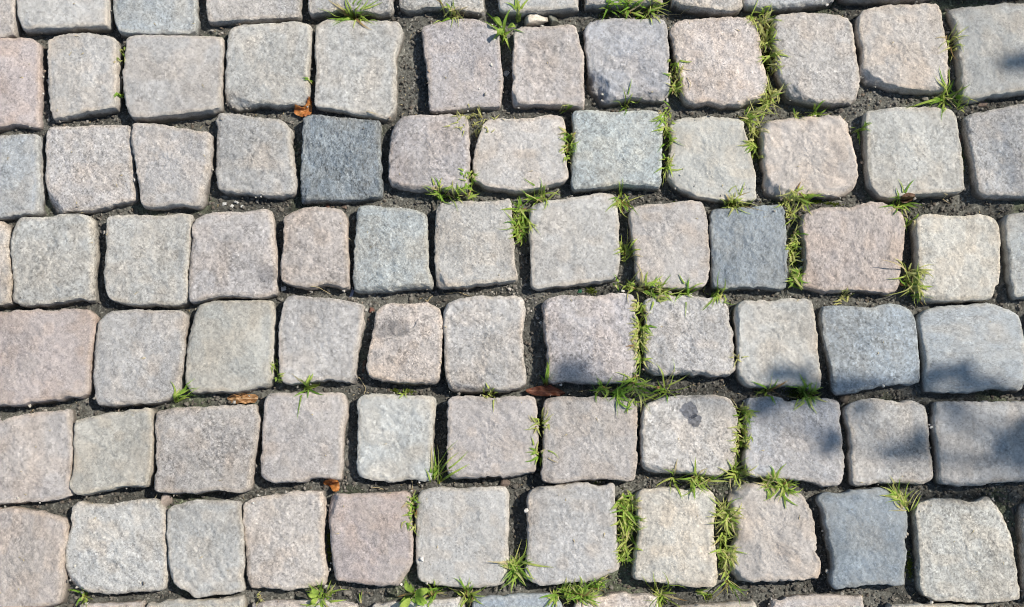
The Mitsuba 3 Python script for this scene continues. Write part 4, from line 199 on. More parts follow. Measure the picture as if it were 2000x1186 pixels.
MOSS = [
[np.float64(114.8), np.float64(365.2), 7.199999999999999, 4.8],
[np.float64(156.4), np.float64(359.8), 8.4, 3.5999999999999996],
[np.float64(296.0), np.float64(193.6), 4.2, 14.399999999999999],
[np.float64(-210.7), np.float64(-290.0), 3.5999999999999996, 10.799999999999999],
[np.float64(-211.2), np.float64(-269.8), 3.0, 9.6],
[np.float64(-416.7), np.float64(-139.7), 3.0, 8.4],
[np.float64(94.2), np.float64(19.0), 8.4, 5.3999999999999995],
[np.float64(299.1), np.float64(210.3), 3.5999999999999996, 9.6],
[np.float64(365.9), np.float64(127.5), 13.2, 3.5999999999999996],
[np.float64(388.5), np.float64(125.0), 12.0, 2.4],
[np.float64(-81.2), np.float64(133.8), 12.0, 3.5999999999999996],
[np.float64(-476.4), np.float64(305.7), 3.0, 10.799999999999999],
[np.float64(456.0), np.float64(-301.5), 4.2, 16.8],
[np.float64(224.8), np.float64(-335.7), 6.0, 4.8],
[np.float64(-122.9), np.float64(-101.4), 8.4, 3.5999999999999996],
[np.float64(334.4), np.float64(-106.2), 10.799999999999999, 6.0],
[np.float64(335.8), np.float64(-99.0), 15.6, 4.8],
[np.float64(196.7), np.float64(125.6), 6.0, 3.5999999999999996],
[np.float64(-49.4), np.float64(174.5), 3.0, 6.0],
[np.float64(550.7), np.float64(205.2), 3.0, 7.199999999999999],
[np.float64(543.8), np.float64(173.2), 3.5999999999999996, 15.6],
[np.float64(132.2), np.float64(-240.8), 7.199999999999999, 24.0],
[np.float64(244.6), np.float64(-275.6), 7.199999999999999, 24.0],
[np.float64(149.7), np.float64(-38.6), 4.2, 21.599999999999998],
[np.float64(336.9), np.float64(59.8), 5.3999999999999995, 24.0],
[np.float64(313.1), np.float64(295.9), 4.8, 36.0],
[np.float64(97.8), np.float64(-205.8), 10.799999999999999, 3.0],
[np.float64(538.0), np.float64(309.0), 3.0, 8.4],
[np.float64(564.1), np.float64(253.6), 18.0, 4.2],
[np.float64(-137.9), np.float64(-100.2), 6.0, 3.0]]
LEAVES = [
[[[np.float64(-264.7), np.float64(236.6)], [np.float64(-261.8), np.float64(243.5)], [np.float64(-255.6), np.float64(241.2)], [np.float64(-249.1), np.float64(245.8)], [np.float64(-244.5), np.float64(253.8)], [np.float64(-243.6), np.float64(236.2)], [np.float64(-252.0), np.float64(230.7)], [np.float64(-258.5), np.float64(233.0)]], 'orange', 'small curled orange autumn leaf above the dark blue cobble'],
[[[np.float64(-334.1), np.float64(-109.2)], [np.float64(-322.6), np.float64(-105.8)], [np.float64(-309.9), np.float64(-104.6)], [np.float64(-301.5), np.float64(-105.0)], [np.float64(-297.5), np.float64(-109.2)], [np.float64(-303.2), np.float64(-115.2)], [np.float64(-318.0), np.float64(-116.0)], [np.float64(-327.6), np.float64(-115.2)]], 'tan', 'tan dry leaf with pale veins in the left part, above a pinkish cobble'],
[[[np.float64(15.9), np.float64(-100.8)], [np.float64(25.4), np.float64(-96.6)], [np.float64(42.4), np.float64(-94.5)], [np.float64(55.1), np.float64(-98.7)], [np.float64(62.5), np.float64(-105.1)], [np.float64(48.7), np.float64(-107.2)], [np.float64(27.5), np.float64(-106.3)]], 'red', 'red brown shrivelled leaf at the lower left of the mauve cobble, centre'],
[[[np.float64(-217.1), np.float64(-205.6)], [np.float64(-208.8), np.float64(-204.3)], [np.float64(-200.3), np.float64(-205.6)], [np.float64(-200.1), np.float64(-217.0)], [np.float64(-206.4), np.float64(-217.0)], [np.float64(-210.7), np.float64(-211.8)], [np.float64(-217.0), np.float64(-209.3)]], 'orange', 'small torn orange leaf scrap left of the smooth light grey cobble'],
[[[np.float64(288.8), np.float64(358.9)], [np.float64(296.5), np.float64(361.7)], [np.float64(299.7), np.float64(357.5)], [np.float64(296.3), np.float64(354.2)], [np.float64(290.7), np.float64(354.7)]], 'red', 'small rust red leaf scrap at the top, beside the yellow green grass strip'],
[[[np.float64(464.2), np.float64(129.4)], [np.float64(470.9), np.float64(133.8)], [np.float64(479.5), np.float64(131.6)], [np.float64(479.3), np.float64(127.1)], [np.float64(472.6), np.float64(124.2)], [np.float64(466.2), np.float64(125.6)]], 'dark', 'dark brown leaf scrap above the pink streaked cobble'],
[[[np.float64(460.0), np.float64(26.1)], [np.float64(465.5), np.float64(28.7)], [np.float64(470.8), np.float64(26.6)], [np.float64(468.5), np.float64(22.9)], [np.float64(462.0), np.float64(23.3)]], 'dark', 'brown leaf scrap in the gap inside the big spiky tuft'],
[[[np.float64(167.5), np.float64(-98.3)], [np.float64(172.2), np.float64(-95.5)], [np.float64(176.0), np.float64(-97.6)], [np.float64(174.2), np.float64(-100.8)], [np.float64(169.6), np.float64(-100.8)]], 'tan', 'tiny brown leaf scrap under the grey cobble of the fourth row']]
PEBBLES = [
[np.float64(29.0), np.float64(355.2), 15.6, 10.2, 10, 'white', 'white angular stone chip at the top joint beside long thin grass'],
[np.float64(50.4), np.float64(359.2), 7.2, 10.2, 20, 'glassgrey', 'grey green pointed stone chip right of the white stone chip'],
[np.float64(-200.9), np.float64(121.2), 3.6, 4.2, 0, 'pink', 'small pink pebble below the dark blue cobble in the second row'],
[np.float64(-221.2), np.float64(122.5), 2.4, 3.0, 0, 'red', 'tiny reddish pebble below the dark blue cobble in the second row'],
[np.float64(-120.2), np.float64(9.1), 3.0, 3.0, 0, 'white', 'tiny white round pebble above the small beige cobble with grey patches'],
[np.float64(-166.1), np.float64(-4.4), 4.8, 3.6, 50, 'red', 'reddish fragment at the upper left of the small beige cobble'],
[np.float64(-173.9), np.float64(-68.9), 3.0, 10.2, -12, 'brick', 'upright brick red sliver against the left flank of the small beige cobble'],
[np.float64(-8.9), np.float64(-207.6), 7.2, 4.8, 0, 'pink', 'pinkish flat pebble above the domed cobble at bottom centre'],
[np.float64(3.6), np.float64(-211.1), 4.2, 4.2, 0, 'grey', 'small grey pebble right of the pinkish flat pebble'],
[np.float64(-192.4), np.float64(-185.8), 4.2, 5.4, 20, 'grey', 'grey pebble in the dark gap left of the smooth light grey cobble'],
[np.float64(-188.1), np.float64(-332.3), 5.4, 3.6, 10, 'white', 'white pebble at the bottom joint below the reddish cobble'],
[np.float64(-477.2), np.float64(-223.4), 3.0, 2.4, 0, 'white', 'white bit of gravel in the joint at lower left'],
[np.float64(-401.8), np.float64(-229.8), 7.2, 9.6, -8, 'pinkgrey', 'upright grey stone chip wedged between cobbles at lower left'],
[np.float64(150.0), np.float64(15.9), 5.4, 3.6, 0, 'pinkgrey', 'pinkish grey pebble lying in the grass mat at the joint crossing'],
[np.float64(186.5), np.float64(15.9), 3.6, 2.4, 0, 'grey', 'small grey pebble right of the grass mat at the joint crossing'],
[np.float64(391.1), np.float64(-110.4), 7.2, 5.4, 10, 'tan', 'round brown grey pebble between the blue grey cobble and the row below'],
[np.float64(575.9), np.float64(251.6), 7.2, 3.6, 6, 'pink', 'pink flat stone fragment below the upper right corner cobble'],
[np.float64(505.3), np.float64(260.1), 6.0, 3.6, 0, 'white', 'pale greenish stone chip in the joint at upper right'],
[np.float64(462.8), np.float64(260.1), 3.6, 1.8, 0, 'white', 'small cream gravel bit below the beige cobble at upper right'],
[np.float64(206.1), np.float64(241.9), 3.0, 3.6, 0, 'pinkgrey', 'small pale pebble below the rough beige cobble in the first full row'],
[np.float64(583.0), np.float64(-242.6), 2.4, 6.6, 15, 'pinkgrey', 'thin pinkish stone sliver in the soil at the right edge'],
[np.float64(234.8), np.float64(30.1), 4.2, 8.4, -5, 'dark', 'dark upright stone splinter wedged left of the dark blue cobble in the third row'],
[np.float64(401.6), np.float64(241.9), 3.0, 3.0, 0, 'pinkgrey', 'little grey pink pebble above the warm beige cobble'],
[np.float64(-19.7), np.float64(140.2), 3.6, 3.0, 0, 'grey', 'small grey stone below the light cobble of the second row'],
[np.float64(545.1), np.float64(206.5), 2.4, 5.4, 8, 'brick', 'small dull red sliver in the joint at upper right'],
[np.float64(-176.0), np.float64(-85.8), 1.8, 1.8, 0, 'pink', 'tiny pink pebble beside the foot of the brick red sliver'],
[np.float64(9.8), np.float64(119.3), 4.8, 3.6, -20, 'grey', 'pale grey stone fragment in the grass left of the domed cobble']]
GLASS = [
[np.float64(-190.8), np.float64(21.5), 2.4, 9.0, -12, 'blue', 'long bluish glass shard in the joint left of the blue green cobble'],
[np.float64(-6.9), np.float64(290.7), 4.2, 5.4, -30, 'clear', 'clear glass shard in the gap right of the mauve cobble'],
[np.float64(80.8), np.float64(18.4), 3.6, 3.0, 0, 'green', 'bottle green glass fragment in the mossy soil above the mauve cobble'],
[np.float64(-346.7), np.float64(125.0), 3.6, 2.4, 10, 'clear', 'sparkling glass splinter among others below a pale cobble at left, leftmost of four'],
[np.float64(-338.0), np.float64(122.5), 3.0, 2.4, 60, 'clear', 'sparkling glass splinter below a pale cobble at left, second of four'],
[np.float64(-332.7), np.float64(127.5), 3.6, 1.8, -20, 'clear', 'sparkling glass splinter below a pale cobble at left, third of four'],
[np.float64(-325.7), np.float64(122.5), 2.4, 1.8, 30, 'clear', 'small sparkling glass splinter below a pale cobble at left, last of four'],
[np.float64(-272.9), np.float64(22.7), 4.2, 3.6, 20, 'clear', 'clear glass flakes at the joint crossing near the grey stained cobble'],
[np.float64(-568.8), np.float64(279.6), 3.6, 3.0, 40, 'clear', 'thin clear glass flake in the wide joint at far left']]
STEMS = [
[[[np.float64(-162.8), np.float64(-212.8)], [np.float64(-153.9), np.float64(-213.4)], [np.float64(-149.2), np.float64(-215.2)]], 'yellowish dry straw lying below the smooth light grey cobble'],
[[[np.float64(-236.4), np.float64(20.2)], [np.float64(-224.8), np.float64(19.0)], [np.float64(-215.6), np.float64(14.1)]], 'thin pale straw below the mauve cobble at left centre'],
[[[np.float64(-101.9), np.float64(4.8)], [np.float64(-98.3), np.float64(9.1)], [np.float64(-94.7), np.float64(12.8)]], 'short dry straw above the small beige cobble'],
[[[np.float64(-79.0), np.float64(14.7)], [np.float64(-63.8), np.float64(16.5)], [np.float64(-45.5), np.float64(10.4)]], 'fine dry straws above the pinkish cobble of row four'],
[[[np.float64(-179.0), np.float64(-85.8)], [np.float64(-172.8), np.float64(-96.0)], [np.float64(-171.4), np.float64(-106.2)]], 'bent dry stem in the gap left of the small beige cobble'],
[[[np.float64(-115.0), np.float64(-205.8)], [np.float64(-116.0), np.float64(-214.6)], [np.float64(-113.5), np.float64(-224.5)]], 'dry pale stem above the joint of the reddish cobble'],
[[[np.float64(187.4), np.float64(367.1)], [np.float64(205.0), np.float64(365.8)], [np.float64(220.8), np.float64(367.1)]], 'straw stem lying along the top joint'],
[[[np.float64(514.3), np.float64(132.6)], [np.float64(521.6), np.float64(130.0)], [np.float64(527.5), np.float64(126.2)]], 'pale dry stem in the soil above the cream cobble'],
[[[np.float64(211.2), np.float64(276.3)], [np.float64(215.4), np.float64(268.5)], [np.float64(213.3), np.float64(259.4)]], 'curled dry stem at the left edge of the rough beige cobble'],
[[[np.float64(-175.4), np.float64(234.1)], [np.float64(-161.7), np.float64(230.9)]], 'straw across the joint below the pale cobble with diagonal edge']]
SHADES = [
[np.float64(607.7), np.float64(293.2), 21.599999999999998, 12.0],
[np.float64(628.9), np.float64(294.5), 21.599999999999998, 13.2],
[np.float64(580.4), np.float64(383.7), 48.0, 12.0],
[np.float64(539.3), np.float64(378.4), 18.0, 7.199999999999999],
[np.float64(634.4), np.float64(394.3), 36.0, 15.6],
[np.float64(64.4), np.float64(-78.5), 16.8, 10.2],
[np.float64(65.5), np.float64(-97.6), 30.0, 8.4],
[np.float64(113.0), np.float64(-100.0), 36.0, 7.199999999999999],
[np.float64(154.6), np.float64(-103.5), 24.0, 6.0],
[np.float64(318.9), np.float64(-85.1), 27.599999999999998, 10.799999999999999],
[np.float64(351.2), np.float64(-95.2), 14.399999999999999, 7.199999999999999],
[np.float64(381.0), np.float64(-95.2), 19.2, 9.6],
[np.float64(410.8), np.float64(-95.2), 24.0, 5.3999999999999995],
[np.float64(506.6), np.float64(-84.5), 26.4, 14.399999999999999],
[np.float64(538.8), np.float64(-95.2), 26.4, 7.199999999999999],
[np.float64(493.4), np.float64(-108.3), 26.4, 4.2],
[np.float64(552.8), np.float64(-108.3), 36.0, 4.2],
[np.float64(332.8), np.float64(-109.5), 30.0, 7.199999999999999],
[np.float64(291.3), np.float64(-108.3), 21.599999999999998, 5.3999999999999995],
[np.float64(380.4), np.float64(-109.5), 18.0, 5.3999999999999995],
[np.float64(284.8), np.float64(-123.7), 14.399999999999999, 14.399999999999999],
[np.float64(314.8), np.float64(-115.4), 18.0, 5.3999999999999995],
[np.float64(365.1), np.float64(-162.7), 14.399999999999999, 13.2],
[np.float64(354.1), np.float64(-170.9), 8.4, 8.4],
[np.float64(400.0), np.float64(-123.7), 9.6, 8.4],
[np.float64(441.3), np.float64(-175.6), 18.0, 9.6],
[np.float64(466.9), np.float64(-159.1), 16.8, 13.2],
[np.float64(559.7), np.float64(-168.5), 19.2, 13.799999999999999],
[np.float64(582.7), np.float64(-177.9), 18.0, 12.0],
[np.float64(590.4), np.float64(-150.9), 20.4, 18.0],
[np.float64(621.0), np.float64(-153.3), 21.599999999999998, 21.599999999999998],
[np.float64(498.8), np.float64(-221.0), 30.0, 6.0],
[np.float64(543.1), np.float64(-217.5), 30.0, 7.199999999999999],
[np.float64(578.1), np.float64(-221.0), 30.0, 8.4],
[np.float64(616.3), np.float64(-220.4), 30.0, 18.0]]
STONE_LABELS = {'2e': 'dark slate blue cobble in the second full row, below the orange leaf', '3j': 'dark slate blue cobble in the third full row', '4j': 'blue grey cobble with shaded lower left corner', '4k': 'light blue grey streaky cobble at the right edge', '6j': 'smooth blue grey cobble in the last full row', '7e': 'bluish cobble cut off by the bottom edge', '4a': 'reddish pink cobble cut off at the left edge of the fourth full row', '4e': 'small beige cobble with two grey stains and a broken ledge', '2j': 'warm beige cobble with broken corners in the second full row', '3l': 'cream yellowish cobble in the third full row', '3k': 'pinkish cobble with rusty streaks in the third full row', '1f': 'mauve cobble right of the wide gap in the first full row', '5h': 'grey cobble with two dark spots', '2h': 'blue green grey cobble in the second full row', '5e': 'smooth pale grey cobble in the fifth full row', '6e': 'reddish cobble in the last full row', '6k': 'pale yellowish cobble at the lower right corner', '1h': 'smooth grey violet cobble with a broken lower left corner'}

rng = np.random.default_rng(7)
random.seed(7)

# ---------------------------------------------------------------- materials
CLS = sorted(PAL)
TONES = dict(white=(.62,.60,.56), glassgrey=(.30,.33,.29), pink=(.46,.32,.27), red=(.34,.12,.08), brick=(.36,.16,.10), grey=(.27,.265,.255), pinkgrey=(.40,.35,.33), tan=(.30,.25,.20), dark=(.06,.055,.05))
table, grainy, stretch = [], [], []
def new_tone(col, grain=1.0, st=(1.0, 1.0)):
    table.append(col); grainy.append(grain); stretch.append(st)
    return len(table) - 1

SPOTS = [(q[0]/1000, q[1]/1000, q[2]/1000, q[3]) for st_ in STONES for q in st_[3].get('patch', [])]
def stone_parts(p, uv):
    i = mi.UInt32(dr.clip(uv.x + 0.5, 0, N_TONES - 1))
    g = lambda t: dr.gather(mi.Float, t, i)
    s = mi.Float(i) * 0.731
    return g, p.x * g(TAB[4]) + s, p.y * g(TAB[5]) + s * 1.7, p.z

def stone_color(p, n, uv):
    g, x, y, z = stone_parts(p, uv)
    big = fbm(x*28, y*28, z*28, 2)
    mid = fbm(x*150, y*150, z*150, 2)
    fine = noise(x*430, y*430, z*430)
    tiny = noise(x*900 + 5, y*900, z*900)
    v = 1 + g(TAB[3]) * (0.46*(mid - .5) + 0.50*(fine - .5) + 0.50*(tiny - .5)) + 0.30*(big - .5) + 0.34*(fbm(p.x*5.5 + 3, p.y*5.5, 2.0, 3) - .5)
    v = v * (1 - 0.26*g(TAB[3])*smoothstep(.62, .86, noise(x*480 + 31, y*480, z*480)))
    v = v + 0.34*g(TAB[3])*smoothstep(.72, .92, noise(x*560 + 77, y*560, z*560))
    c = mi.Color3f(g(TAB[0]), g(TAB[1]), g(TAB[2])) * dr.maximum(v, .12)
    warm = smoothstep(.45, .8, noise(x*60 + 9, y*60, z*60 + 3))
    c = c * mix((1, 1, 1), (1.03, .99, .95), warm)
    dust = smoothstep(.42, .72, fbm(x*17 + 11, y*17, z*17, 4) + .12*(noise(x*260, y*260, z*260) - .5))
    c = mix(c, (.40, .395, .38), dust*.15)
    rust = smoothstep(.54, .74, fbm(x*24 + 60, y*24, z*24, 3))
    c = c * mix((1, 1, 1), (1.06, .97, .88), rust*.4)
    for sx, sy, sr, dark in SPOTS:                              # stains with a shape of their own
        w = 0.55*(fbm(p.x*120 + sx*900, p.y*120, 0.0, 3) - .5) + 0.25*(noise(p.x*500, p.y*500) - .5)
        k = smoothstep(1.08, .86, dr.sqrt(dr.square(p.x - sx) + dr.square(p.y - sy))/sr + w) * smoothstep(-.006, -.003, p.z)
        c = mix(c, c*mi.Color3f(.24, .27, .34), k*.85) if dark else mix(c, c*mi.Color3f(.62, .63, .65), k*.85)
    rim = dr.clip(uv.y, 0, 1)                                   # worn, slightly rusty rim; dirtier flank further down
    c = c * mix((1, 1, 1), (1.04, .97, .88), smoothstep(.25, .9, rim) * (0.5 + 0.5*noise(x*90, y*90 + 7, z*90)))
    soil = smoothstep(-.008, -.020, p.z + .006*(noise(x*140, y*140, z*140) - .5))
    return mix(c, (.075, .072, .066), soil * .8)

def stone_bump(p, n, uv):
    g, x, y, z = stone_parts(p, uv)
    return g(TAB[3]) * (0.00085*fbm(x*300, y*300, z*300, 2) + 0.00030*noise(x*800, y*800, z*800) + 0.0009*noise(x*140, y*140, z*140))

def soil_color(p, n, uv):
    big = fbm(p.x*22, p.y*22, 3.0, 3)
    f = noise(p.x*420, p.y*420, p.z*420)
    t = noise(p.x*850, p.y*850 + 3, p.z*850)
    v = .75 + .3*big + .9*(f - .5) + .8*(t - .5)
    c = mix((.078, .081, .078), (.140, .144, .136), smoothstep(.25, .75, big)) * dr.maximum(v, .2)
    c = c + mi.Color3f(.17, .17, .16) * smoothstep(.78, .92, noise(p.x*520 + 40, p.y*520, 1.0))
    green = smoothstep(.62, .78, fbm(p.x*16 + 5, p.y*16, 9.0, 2))
    return mix(c, c*mi.Color3f(.85, 1.08, .62), green*.5)

def soil_bump(p, n, uv):
    return 0.0007*fbm(p.x*300, p.y*300, p.z*300, 2) + 0.0005*noise(p.x*800, p.y*800, p.z*800)

def grass_color(p, n, uv):
    t, v = uv.x, uv.y                                            # t: 0 fresh green .. 1 straw, v along the blade
    c = mix((.235, .425, .070), (.440, .575, .135), smoothstep(0.0, .32, t))
    c = mix(c, (.62, .63, .27), smoothstep(.35, .68, t))
    c = mix(c, mix((.66, .58, .36), (.38, .25, .12), smoothstep(.55, .7, noise(p.x*45, p.y*45 + 8))), smoothstep(.72, .92, t))
    c = mix(c, (.30, .10, .075), smoothstep(.20, .02, v) * smoothstep(.45, .75, noise(p.x*90, p.y*90)) * .8)
    tip = smoothstep(.86, 1.0, v) * smoothstep(.5, .7, noise(p.x*200, p.y*200))
    c = mix(c, (.42, .32, .14), tip*.7)
    return c * (.78 + .44*noise(p.x*260, p.y*260, p.z*260))

def moss_color(p, n, uv):
    return mix((.055, .095, .014), (.15, .19, .03), noise(p.x*300, p.y*300, p.z*300))

def leaf_color(a, b, vein):
    def fn(p, n, uv):
        m = fbm(p.x*180, p.y*180, p.z*180, 3)
        c = mix(a, b, smoothstep(.3, .7, m))
        rib = dr.abs(uv.y)
        side = dr.abs(dr.sin((uv.x*7.0 - dr.abs(uv.y)*3.0) * dr.pi))
        k = dr.maximum(smoothstep(.10, .03, rib), smoothstep(.28, .08, side) * .7)
        return mix(c, vein, k*.6)
    return fn

def twosided(b): return {'type': 'twosided', 'bsdf': b}
def rough(tex, r=.85, spec=.25): return {'type': 'principled', 'base_color': tex, 'roughness': r, 'specular': spec}
def bumped(b, fn, eps=5e-4): return {'type': 'bumpmap', 'texture': mikit.proc(fn, eps=eps), 'scale': 1.0, 'bsdf': b}
def rgb(c): return {'type': 'rgb', 'value': list(map(float, c))}

scene['mat_stone'] = twosided(bumped(rough(mikit.proc(stone_color), .78, .35), stone_bump))
scene['mat_soil'] = twosided(bumped(rough(mikit.proc(soil_color), .92, .2), soil_bump))
scene['mat_grass'] = {'type': 'principledthin', 'base_color': mikit.proc(grass_color), 'roughness': .45, 'diff_trans': .9, 'spec_trans': 0.0, 'eta': 1.35}
scene['mat_moss'] = twosided({'type': 'diffuse', 'reflectance': mikit.proc(moss_color)})
LEAFC = dict(orange=((.30, .10, .030), (.46, .19, .055), (.52, .29, .12)), tan=((.26, .14, .065), (.40, .24, .12), (.62, .47, .30)), red=((.11, .040, .026), (.22, .075, .042), (.30, .15, .09)), dark=((.07, .035, .02), (.14, .07, .04), (.2, .12, .07)))
for k, (a_, b_, c_) in LEAFC.items():
    scene['mat_leaf_' + k] = twosided(rough(mikit.proc(leaf_color(a_, b_, c_)), .55, .4))
scene['mat_straw'] = twosided(rough(rgb((.50, .42, .26)), .6))
scene['mat_glass'] = {'type': 'principled', 'base_color': rgb((.85, .88, .90)), 'roughness': .10, 'spec_trans': .4, 'eta': 1.5}
scene['mat_glass_blue'] = {'type': 'principled', 'base_color': rgb((.45, .50, .72)), 'roughness': .15, 'spec_trans': .4, 'eta': 1.5}
scene['mat_glass_green'] = {'type': 'principled', 'base_color': rgb((.05, .20, .12)), 'roughness': .12, 'spec_trans': .4, 'eta': 1.5}
scene['mat_tree_leaf'] = {'type': 'principledthin', 'base_color': rgb((.06, .12, .02)), 'roughness': .4, 'diff_trans': .5, 'spec_trans': 0.0, 'eta': 1.4}
scene['mat_bark'] = twosided(rough(rgb((.12, .095, .07)), .9))

# ---------------------------------------------------------------- helpers
def fb(p, f, o=2, seed=0): return meshkit.fbm(np.asarray(p)*f, o, seed) - .5
def spline(pts, n):
    """A closed smooth curve through the points (Catmull-Rom), n points evenly spaced."""
    p = np.asarray(pts, float); a, b, c, d = np.roll(p, 1, 0), p, np.roll(p, -1, 0), np.roll(p, -2, 0)
    t = np.linspace(0, 1, 12, endpoint=False)[None, :, None]
    q = .5*((2*b)[:, None] + (c - a)[:, None]*t + (2*a - 5*b + 4*c - d)[:, None]*t**2 + (-a + 3*b - 3*c + d)[:, None]*t**3)
    q = q.reshape(-1, 2); q = np.vstack([q, q[:1]])
    s = np.r_[0, np.cumsum(np.linalg.norm(np.diff(q, axis=0), axis=1))]
    u = np.linspace(0, s[-1], n, endpoint=False)
    return np.c_[np.interp(u, s, q[:, 0]), np.interp(u, s, q[:, 1])]

def rings(n, m, closed_top=True):
    """Triangles of m rings of n points each, the first ring closed by one centre vertex (index n*m)."""
    i = np.arange(n); j = (i + 1) % n
    f = [np.c_[np.full(n, n*m), i, j]]
    for k in range(m - 1):
        f += [np.c_[k*n + i, (k + 1)*n + i, (k + 1)*n + j], np.c_[k*n + i, (k + 1)*n + j, k*n + j]]
    return np.vstack(f)

DEPTH = .034
def sett(outline, seed, tone, n=150, inner=26, edge=(14, 12, 10.4, 9, 7.8, 6.7, 5.7, 4.8, 4, 3.2, 2.5, 1.9, 1.4, .9, .5, .2, 0), flank=7, chips=(), amp=1.0, lift=0.0, tilt=(0, 0), dome=.0022, round_=6.0, ledge=None, detail=True):
    """One granite sett: (mesh, uv). outline in metres; z = 0 is the wearing surface."""
    o = spline(outline, n)
    if np.sum(o[:, 0]*np.roll(o[:, 1], -1) - np.roll(o[:, 0], -1)*o[:, 1]) < 0: o = o[::-1]
    c = o.mean(0)
    off = np.c_[o, np.full(n, seed*.37)]
    nrm = np.roll(o, -1, 0) - np.roll(o, 1, 0); nrm = np.c_[nrm[:, 1], -nrm[:, 0]]; nrm /= np.linalg.norm(nrm, axis=1, keepdims=True)
    o = o + nrm*(fb(off, 95, 2, 1)*.0032*amp + fb(off, 280, 2, 2)*.0026*amp)[:, None]
    d = o - c; r = np.linalg.norm(d, axis=1, keepdims=True); u = d/r
    dist = np.array(edge)/1000
    R = []
    for k in range(1, inner + 1): R.append(c + u*(r - dist[0])*(k/inner))
    for e in dist[1:]: R.append(c + u*(r - e))
    top = np.vstack(R + [c[None]])
    dd = cKDTree(spline(o, n*3)).query(top)[0]
    q3 = np.c_[top, np.full(len(top), seed*1.93)]
    rad = round_/1000*np.clip(1 + 1.5*fb(q3, 38, 2, 3) + 1.0*fb(q3, 190, 2, 15), .35, 2)
    x = np.clip(1 - dd/rad, 0, 1)
    z = -.78*rad*(1 - np.sqrt(np.maximum(1 - x*x, 0)))
    rel = top - c
    z -= dome*(np.linalg.norm(rel, axis=1)/r.mean())**2
    z += rel[:, 0]*tilt[0] + rel[:, 1]*tilt[1] + lift
    z += amp*(fb(q3, 22, 2, 4)*.0030 + fb(q3, 60, 2, 5)*.0022)
    if detail: z += amp*(fb(q3, 170, 2, 6)*.0017 + fb(q3, 400, 1, 7)*.0008)
    if seed % 3 == 0 or amp > 1.25: z -= amp*.0016*np.clip(1 - 5*np.abs(fb(q3*[1, 1.6, 1], 34, 2, 16)), 0, 1)*(.4 + fb(q3, 60, 1, 17))
    for ang, fr, slope in chips:
        a = math.radians(ang); w = np.array([math.cos(a), math.sin(a)])
        pr = rel @ w; ext = (d @ w).max()
        z -= 2.2*slope*np.maximum(0, pr - fr*ext + fb(q3, 70, 2, 8)*.012)*(1 + .8*fb(q3, 200, 2, 9))
    if ledge is not None:
        yy = np.interp(top[:, 0], ledge[:, 0], ledge[:, 1]) + fb(q3, 110, 2, 11)*.006
        z -= .0022*np.clip((top[:, 1] - yy)/.002, 0, 1)
    zr = z[-1 - n:-1]
    F, uvF = [], []
    bulge = .0010*(1 + 1.4*fb(np.c_[o, np.full(n, seed*.7)], 30, 1, 12))
    for k in range(1, flank + 1):
        t = k/flank
        zz = zr*(1 - t) - (DEPTH - lift*0)*t
        pk = np.c_[o, zz]
        F.append(np.c_[o + nrm*((bulge*math.sin(t*2.2)) + (fb(pk + seed, 80, 2, 13)*.0035 + fb(pk, 260, 2, 14)*.0016)*min(1, t*3))[:, None], zz])
    v = np.vstack([np.c_[top[:-1], z[:-1]]] + F + [np.r_[c, z[-1]][None]])
    m = len(R) + flank
    rim = np.r_[np.clip(1 - dd[:-1]/.009, 0, 1), np.ones(n*flank), 0]
    uv = np.c_[np.full(len(v), float(tone)), rim]
    return v, rings(n, m), uv

def mesh(v, f): return trimesh.Trimesh(np.asarray(v, float), np.asarray(f), process=False)
def put(key, m, bsdf, smooth=True, uv=None): scene[key] = mikit.ply(m, bsdf, smooth=smooth, uv=uv)
count = {}
def name(base):
    count[base] = count.get(base, 0) + 1
    return f'{base}_{count[base]:03d}'

# ---------------------------------------------------------------- paving: the setts in view, each a part of the pavement
labels['pavement'] = {'label': 'sunlit pavement of worn granite setts in uneven rows with soil joints', 'category': 'pavement', 'kind': 'structure'}
CELL, X0, Y0, NX, NY = .002, -.80, -.52, 800, 520
HMAP = np.full((NX, NY), -9.0)
def raster(v):
    i, j = ((v[:, 0] - X0)/CELL).astype(int), ((v[:, 1] - Y0)/CELL).astype(int)
    for a in (0, 1):
        for b in (0, 1):
            ok = (i + a >= 0) & (i + a < NX) & (j + b >= 0) & (j + b < NY)
            np.maximum.at(HMAP, (i[ok] + a, j[ok] + b), v[ok, 2])

def soil_z(x, y):
    q = np.c_[x, y, np.zeros(len(x))]
    return -.0225 + fb(q, 9, 2, 31)*.012 + fb(q, 45, 2, 32)*.0045 + fb(q, 160, 2, 33)*.0042 + fb(q, 400, 1, 34)*.0022

def height(x, y):
    x, y = np.atleast_1d(x), np.atleast_1d(y)
    i, j = np.clip(((x - X0)/CELL).round().astype(int), 0, NX - 1), np.clip(((y - Y0)/CELL).round().astype(int), 0, NY - 1)
    return np.maximum(HMAP[i, j], soil_z(x, y))

